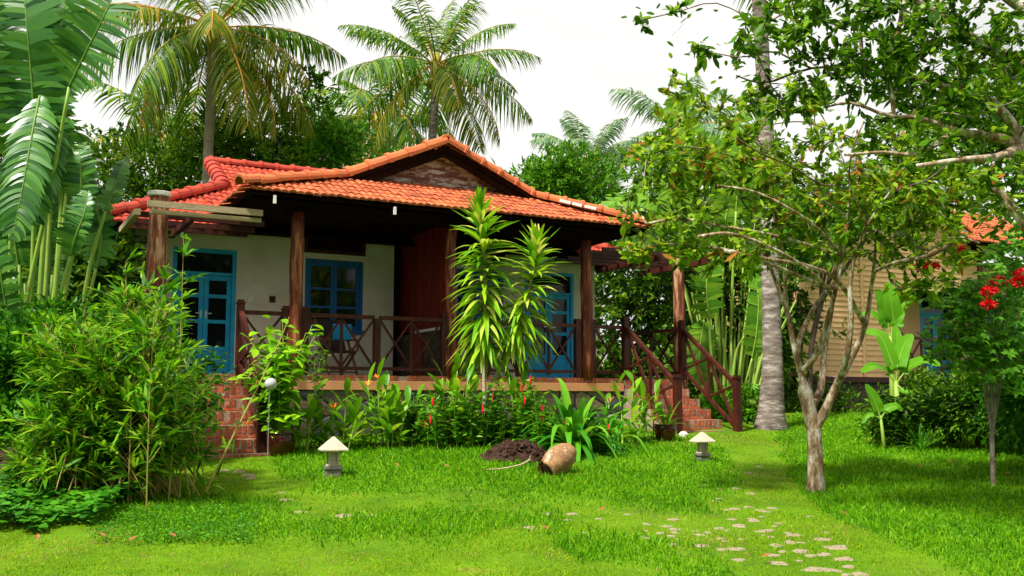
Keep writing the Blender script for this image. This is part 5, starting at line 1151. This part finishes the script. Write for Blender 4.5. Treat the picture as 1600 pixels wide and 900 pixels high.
# ------------------------------------------------------------ small things in the garden
def lantern(px, py, s, label):
    p = gnd(px, py); R = empty('garden_lantern', p, .35, label=label, cat='garden lantern', group='small cement garden lanterns')
    b = MB(); b.box((0,0,.035), (.17,.17,.10)); b.box((0,0,.10), (.20,.20,.035)); b.build('base', MT['darkcement'], R, bevel=.006)
    b = MB()
    for i in (-1,1):
        for j in (-1,1): b.box((i*.052,j*.052,.205), (.030,.030,.17))
    b.box((0,0,.128), (.15,.15,.02)); b.box((0,0,.290), (.14,.14,.02)); b.box((0,0,.205), (.085,.085,.17)); b.build('lamp_house', MT['cement'], R, bevel=.004)
    b = MB(); n = 4; e = .155; z0 = .295; V = [(-e,-e,z0),(e,-e,z0),(e,e,z0),(-e,e,z0),(-e,-e,z0+.018),(e,-e,z0+.018),(e,e,z0+.018),(-e,e,z0+.018),(-.01,-.01,z0+.165),(.01,-.01,z0+.165),(.01,.01,z0+.165),(-.01,.01,z0+.165)]
    b.add(V, [(3,2,1,0)]+[(k*4+i, k*4+(i+1)%4, (k+1)*4+(i+1)%4, (k+1)*4+i) for k in range(2) for i in range(4)]+[(8,9,10,11)]); b.build('lantern_roof', MT['cement'], R, bevel=.004)
    for o in [R]: o.scale = (s,s,s)
    return R
lantern(520, 744, .97, 'cement garden lantern with dark base on the lawn before the left heliconias')
lantern(1098, 720, .82, 'cement garden lantern on the lawn before the right brick stairs')

def pot(px, py, d, rr, h, label):
    p = gp(px, d); R = empty('glazed_pot', p, label=label, cat='pot', group='dark red glazed pots by the stairs'); b = MB()
    b.lathe([(rr*.72,0),(rr*.90,h*.25),(rr*1.02,h*.6),(rr*1.0,h*.88),(rr*.96,h*.93),(rr*1.06,h*.95),(rr*1.08,h),(rr*.98,h*1.0),(rr*.93,h*.9)], 28); b.build('pot_body', MT['glaze'], R, smooth=True)
    b = MB(); b.lathe([(0,h*.9),(rr*.94,h*.9)], 20); b.build('pot_soil', MT['soil'], R); return R, p
R1_, p1_ = pot(443, 705, 13.15, .185, .30, 'dark red glazed pot by the left stair newel holding a leafy plant')
R2_, p2_ = pot(1037, 690, 15.3, .165, .25, 'dark red glazed pot at the foot of the right stairs')
def pot_plant():
    r = np.random.default_rng(17); o = A(*p1_)+A(0,0,.25); R = empty('potted_plant', o, label='big bright-leaved plant in the left pot climbing over the stair railing', cat='plant'); S = MB(); P, D = [], []
    tips = [(395,560,13.2),(380,600,13.3),(420,545,13.3),(450,530,13.4),(480,520,13.4),(410,500,13.4),(435,490,13.4),(460,545,13.2),(392,530,13.2),(440,590,13.1),(425,620,13.1),(405,640,13.2),(470,640,13.0),(430,560,13.0),(450,600,13.0),(495,512,13.5),(383,575,13.2),(418,520,13.1)]
    for t in [(a+r.normal(0,9), b_+r.normal(0,9)+8, c_+r.normal(0,.08)) for a, b_, c_ in tips*2]:
        t = at(*t)-o; c = spline([A(r.normal(0,.03),r.normal(0,.03),0), A(t[0]*.3, t[1]*.5, t[2]*.55), t], 16); S.tube(c, np.linspace(.009,.0035,16), 5)
        for u in np.linspace(.38,1,12):
            a = r.random()*6.28; P.append(c[int(u*15)]); D.append(A(math.cos(a), math.sin(a)*.8-.2, .15+r.normal(0,.3)))
    P = np.array(P); n = len(P); b = MB(); b.blades(P, np.array(D), A(0,0,1)+r.normal(0,.25,(n,3)), .21*(1+r.normal(0,.2,n)), .12, (.1,.8,1,.7,.03), droop=.3+r.normal(0,.1,n), fold=.2); b.build('foliage', G['pot'], R, smooth=True); S.build('stems', MT['petiole'], R, smooth=True)
    r = np.random.default_rng(18); o = A(*p2_)+A(0,0,.2)
pot_plant()
strap_plant('potted_plant', 1037, 15.3, 12, .4, .05, G['shrub'], 'small plant growing in the right-hand glazed pot', 'plant', 65, elr=(.5,1.3), droop=.3, base=A(*p2_)+A(0,0,.2))

def globe():
    p = gp(423, 12.7); b0 = p; t = at(423, 600, 12.7)-b0; R = empty('globe_light', b0, label='small grey globe light on a thin metal rod by the left newel', cat='garden light'); b = MB(); b.tube([A(0,0,-.05), A(0,0,t[2]-.05)], .006, 8); b.build('rod', MT['steel'], R)
    b = MB(); n = 12; b.lathe([(.078*math.sin(a)+.0001, -.078*math.cos(a)) for a in np.linspace(.02, math.pi-.02, n)], 20, t); b.build('globe', MT['plastic'], R, smooth=True)
globe()

def jar():
    p = gnd(872, 745); R = empty('stone_jar', p+A(0,0,.0), label='sandy brown stone jar lying tipped with its broken mouth on the grass', cat='jar')
    ax = unit(A(-.60,-.62,-.46)); a = unit(np.cross(ax, (0,0,1))); bb = np.cross(a, ax); M = np.array([a, bb, ax]).T
    prof = [(.0,-.33),(.06,-.325),(.105,-.29),(.155,-.20),(.185,-.08),(.190,.04),(.165,.13),(.130,.18),(.118,.205),(.140,.225),(.152,.25),(.142,.27),(.108,.26),(.095,.22)]
    ang = np.linspace(0, 2*math.pi, 30, endpoint=False); r = np.random.default_rng(4); V = []
    for i, (q, z) in enumerate(prof):
        for k, t in enumerate(ang): w_ = 1+.02*math.sin(3*t+z*9)+r.normal(0,.006); V.append((q*w_*math.cos(t), q*w_*math.sin(t), z))
    V = np.array(V)@M.T*.88+A(0,.10,.17); n = 30
    f = [(i*n+j, i*n+(j+1)%n, (i+1)*n+(j+1)%n, (i+1)*n+j) for i in range(len(prof)-1) for j in range(n) if not (i > 8 and 4 <= j <= 7)]
    b = MB(); b.add(V, f); b.build('jar_body', MT['jar'], R, smooth=True)
    b = MB(); b.lathe([(0,.20),(.10,.20)], 16, A(0,.10,.165), M); b.build('jar_inside', MT['soil'], R)
jar()

def log_and_soil():
    p = gnd(808, 728); r = np.random.default_rng(6); b = MB()
    def mound(p, rx, ry, h, seed, name, m, label, cat, an=0):
        r = np.random.default_rng(seed); b = MB(); n, k = 36, 12; V = []; 
        for i in range(k):
            for j in range(n):
                q = i/(k-1); t = 2*math.pi*j/n; w_ = 1+.12*math.sin(2*t+1)+.08*math.sin(5*t); x = rx*q*w_*math.cos(t); y = ry*q*w_*math.sin(t); x, y = x*math.cos(an)-y*math.sin(an), x*math.sin(an)+y*math.cos(an)
                V.append((x, y, h*(1-q**2.2)+r.normal(0,.018)*(q < .95)*2-.03+(float(hgt(p[0]+x,p[1]+y))-p[2])))
        b.add(V, [(i*n+j, i*n+(j+1)%n, (i+1)*n+(j+1)%n, (i+1)*n+j) for i in range(k-1) for j in range(n)])
        for q in range(170):
            t = r.random()*6.28; u = math.sqrt(r.random())*1.02; x = rx*u*math.cos(t); y = ry*u*math.sin(t); s_ = .012+.03*r.random()**2; b.box((x, y, h*(1-u**2.2)-.02+(float(hgt(p[0]+x,p[1]+y))-p[2])), (s_*2, s_*1.6, s_*1.5), np.array(Matrix.Rotation(r.random()*3, 3, 'Z')@Matrix.Rotation(r.random()*3, 3, 'X')))
        o = b.build(name, m, loc=p, smooth=False); tag(o, label, cat); return o
    mound(gnd(808,722)+A(0,.15,0), .46, .24, .24, 3, 'soil_mound', MT['soil'], 'dark red-brown earth mound between the red-spiked plants and the tipped jar', 'soil mound')
    mound(gnd(15,752)+A(0,.3,0), .75, .5, .30, 4, 'soil_mound', MT['soil'], 'reddish earth mound at the left edge under the bushes', 'soil mound')
    o = gnd(800,738); b = MB(); c = spline([A(-.32,-.02,.03), A(-.1,-.05,.05), A(.1,-.03,.09), A(.22,.02,.15)], 14); b.tube(c, np.linspace(.007,.013,14), 6); b.tube([c[12], c[12]+A(.03,0,.06)], .006, 5); tag(b.build('fallen_stick', MT['palewood'], loc=o), 'pale dry stick lying across the earth mound beside the jar', 'stick')
    o = gnd(1068,682); b = MB(); b.lathe([(0.01,-.02),(.07,0),(.075,.04),(.04,.075),(.0,.08)], 9); tag(b.build('white_rock', MT['white'], loc=o), 'small white rock on the grass beside the right glazed pot', 'rock')
log_and_soil()

def dry_leaves():
    r = np.random.default_rng(9)
    for i, (px, py) in enumerate([(165,848),(200,855),(58,852),(624,740),(701,742),(858,836),(1490,735),(1497,733),(1571,753),(1365,697),(1442,741),(935,806),(1190,881),(275,849),(1325,812)]):
        p = gnd(px, py)+A(0,0,.05 if py > 800 else .09); a = r.random()*3.14; b = MB(); D = A(math.cos(a), math.sin(a)*.8, .25); b.blades(np.zeros((1,3)), D[None], A(.1,-.3,1)[None], .075, .034, (.1,.8,1,.6,.05), droop=-.15, fold=.4)
        side = 'left' if px < 500 else ('middle' if px < 1100 else 'right'); tag(b.build('dry_leaf', MT['dry'], loc=p), f'curled orange-brown dead leaf fallen on the {side} part of the lawn', 'dead leaf', f'dead leaves on the {side} part of the lawn')
dry_leaves()

def ground_cover():
    r = np.random.default_rng(31); n = 5200; px = -30+280*r.random(n); py = 755+80*r.random(n); keep = inpoly(px, py, [(-40,800),(20,775),(60,785),(110,755),(170,742),(245,755),(225,790),(180,800),(150,826),(95,820),(60,840),(10,830),(-40,836)]); P = np.array([gnd(a, c) for a, c in zip(px[keep][:1500], py[keep][:1500])]); m = len(P)
    P[:,2] += .03+.26*vnoise(P[:,0], P[:,1], 2.8, 8)*r.random(m)**.4; az = r.random(m)*6.28; D = np.stack([np.cos(az), np.sin(az), r.normal(0,.2,m)], 1); b = MB(); b.blades(P, D, A(0,-.25,1)+r.normal(0,.22,(m,3)), .085*(1+r.normal(0,.2,m)), .075, (.25,.85,1,.8,.08), droop=.1, fold=.12); o = b.build('ground_cover', G['cover'], smooth=True); o['kind'] = 'stuff'
    n = 2600; px = 140+260*r.random(n); py = 800+52*r.random(n); P = np.array([gnd(a, c) for a, c in zip(px[:1800], py[:1800])]); m = len(P); P[:,2] += .02+.05*r.random(m); az = r.random(m)*6.28; D = np.stack([np.cos(az), np.sin(az), r.normal(.3,.3,m)], 1); b = MB(); b.leaves(P, D, A(0,0,1)+r.normal(0,.3,(m,3)), .032, .022, 0, .2); o = b.build('creeping_weeds', G['cover'], smooth=False); o['kind'] = 'stuff'
ground_cover()

# ------------------------------------------------------------ porch chairs
def chair(u, v, rz, label, m):
    p = hw(u, v, FZ-.018); R = empty('porch_chair', p, TH+rz, label=label, cat='chair', group='folding chairs on the porch'); 
    for s in (-1, 1):
        b = MB(); b.bar((s*.25,-.30,0),(s*.25,.30,.95),.03,.035); b.bar((s*.23,.34,0),(s*.23,-.24,.42),.03,.035); b.bar((s*.25,-.32,.60),(s*.25,.22,.62),.045,.025); b.bar((s*.25,-.26,.42),(s*.25,-.28,.60),.025,.025); b.build('side_frame', MT['rattan'], R)
    b = MB(); b.bx(-.22,.22,-.26,.14,.40,.43); b.build('seat', m, R); b = MB(); b.bar((0,.10,.44),(0,.30,.96),.44,.02); b.build('backrest', m, R)
    b = MB(); b.bar((-.25,-.2,.08),(.25,-.2,.08),.025,.025); b.bar((-.25,.24,.1),(.25,.24,.1),.025,.025); b.build('crossbar', MT['rattan'], R); return R
def towel(u, v, rz, z0, z1, w_, label):
    b = MB(); n = 9; r = np.random.default_rng(int(abs(u)*100)); V = []
    for k in range(7):
        z = z0+(z1-z0)*k/6
        for j in range(n): x = -w_/2+w_*j/(n-1); V.append((x, .012*math.sin(j*1.6+k*.3)+.02*(1-k/6)*math.cos(j), z+.012*math.sin(j*.9)*(k == 0)+.03*(j/n)*(k == 0)))
    for j in range(n): x = -w_/2+w_*j/(n-1); V.append((x, .07+.01*math.sin(j), z1-.06))
    b.add(V, [(k*n+j, k*n+j+1, (k+1)*n+j+1, (k+1)*n+j) for k in range(7) for j in range(n-1)]); o = b.build('towel', MT['towel'], loc=hw(u, v, FZ), smooth=True); o.rotation_euler = (0,0,TH+rz); tag(o, label, 'towel', 'blue towels on the porch'); md = o.modifiers.new('thickness','SOLIDIFY'); md.thickness = .006
chair(-1.62, .95, .15, 'folding chair with dark woven seat under the left window of the porch', MT['darkcloth'])
towel(-1.66, .52, .10, .55, .82, .32, 'bright blue towel hung over the chair under the left window')
chair(.95, .85, -.1, 'folding chair right of the middle porch post, behind the dracaena', MT['darkcloth'])
towel(.92, .55, .0, .42, .56, .32, 'blue towel on the chair right of the middle porch post')
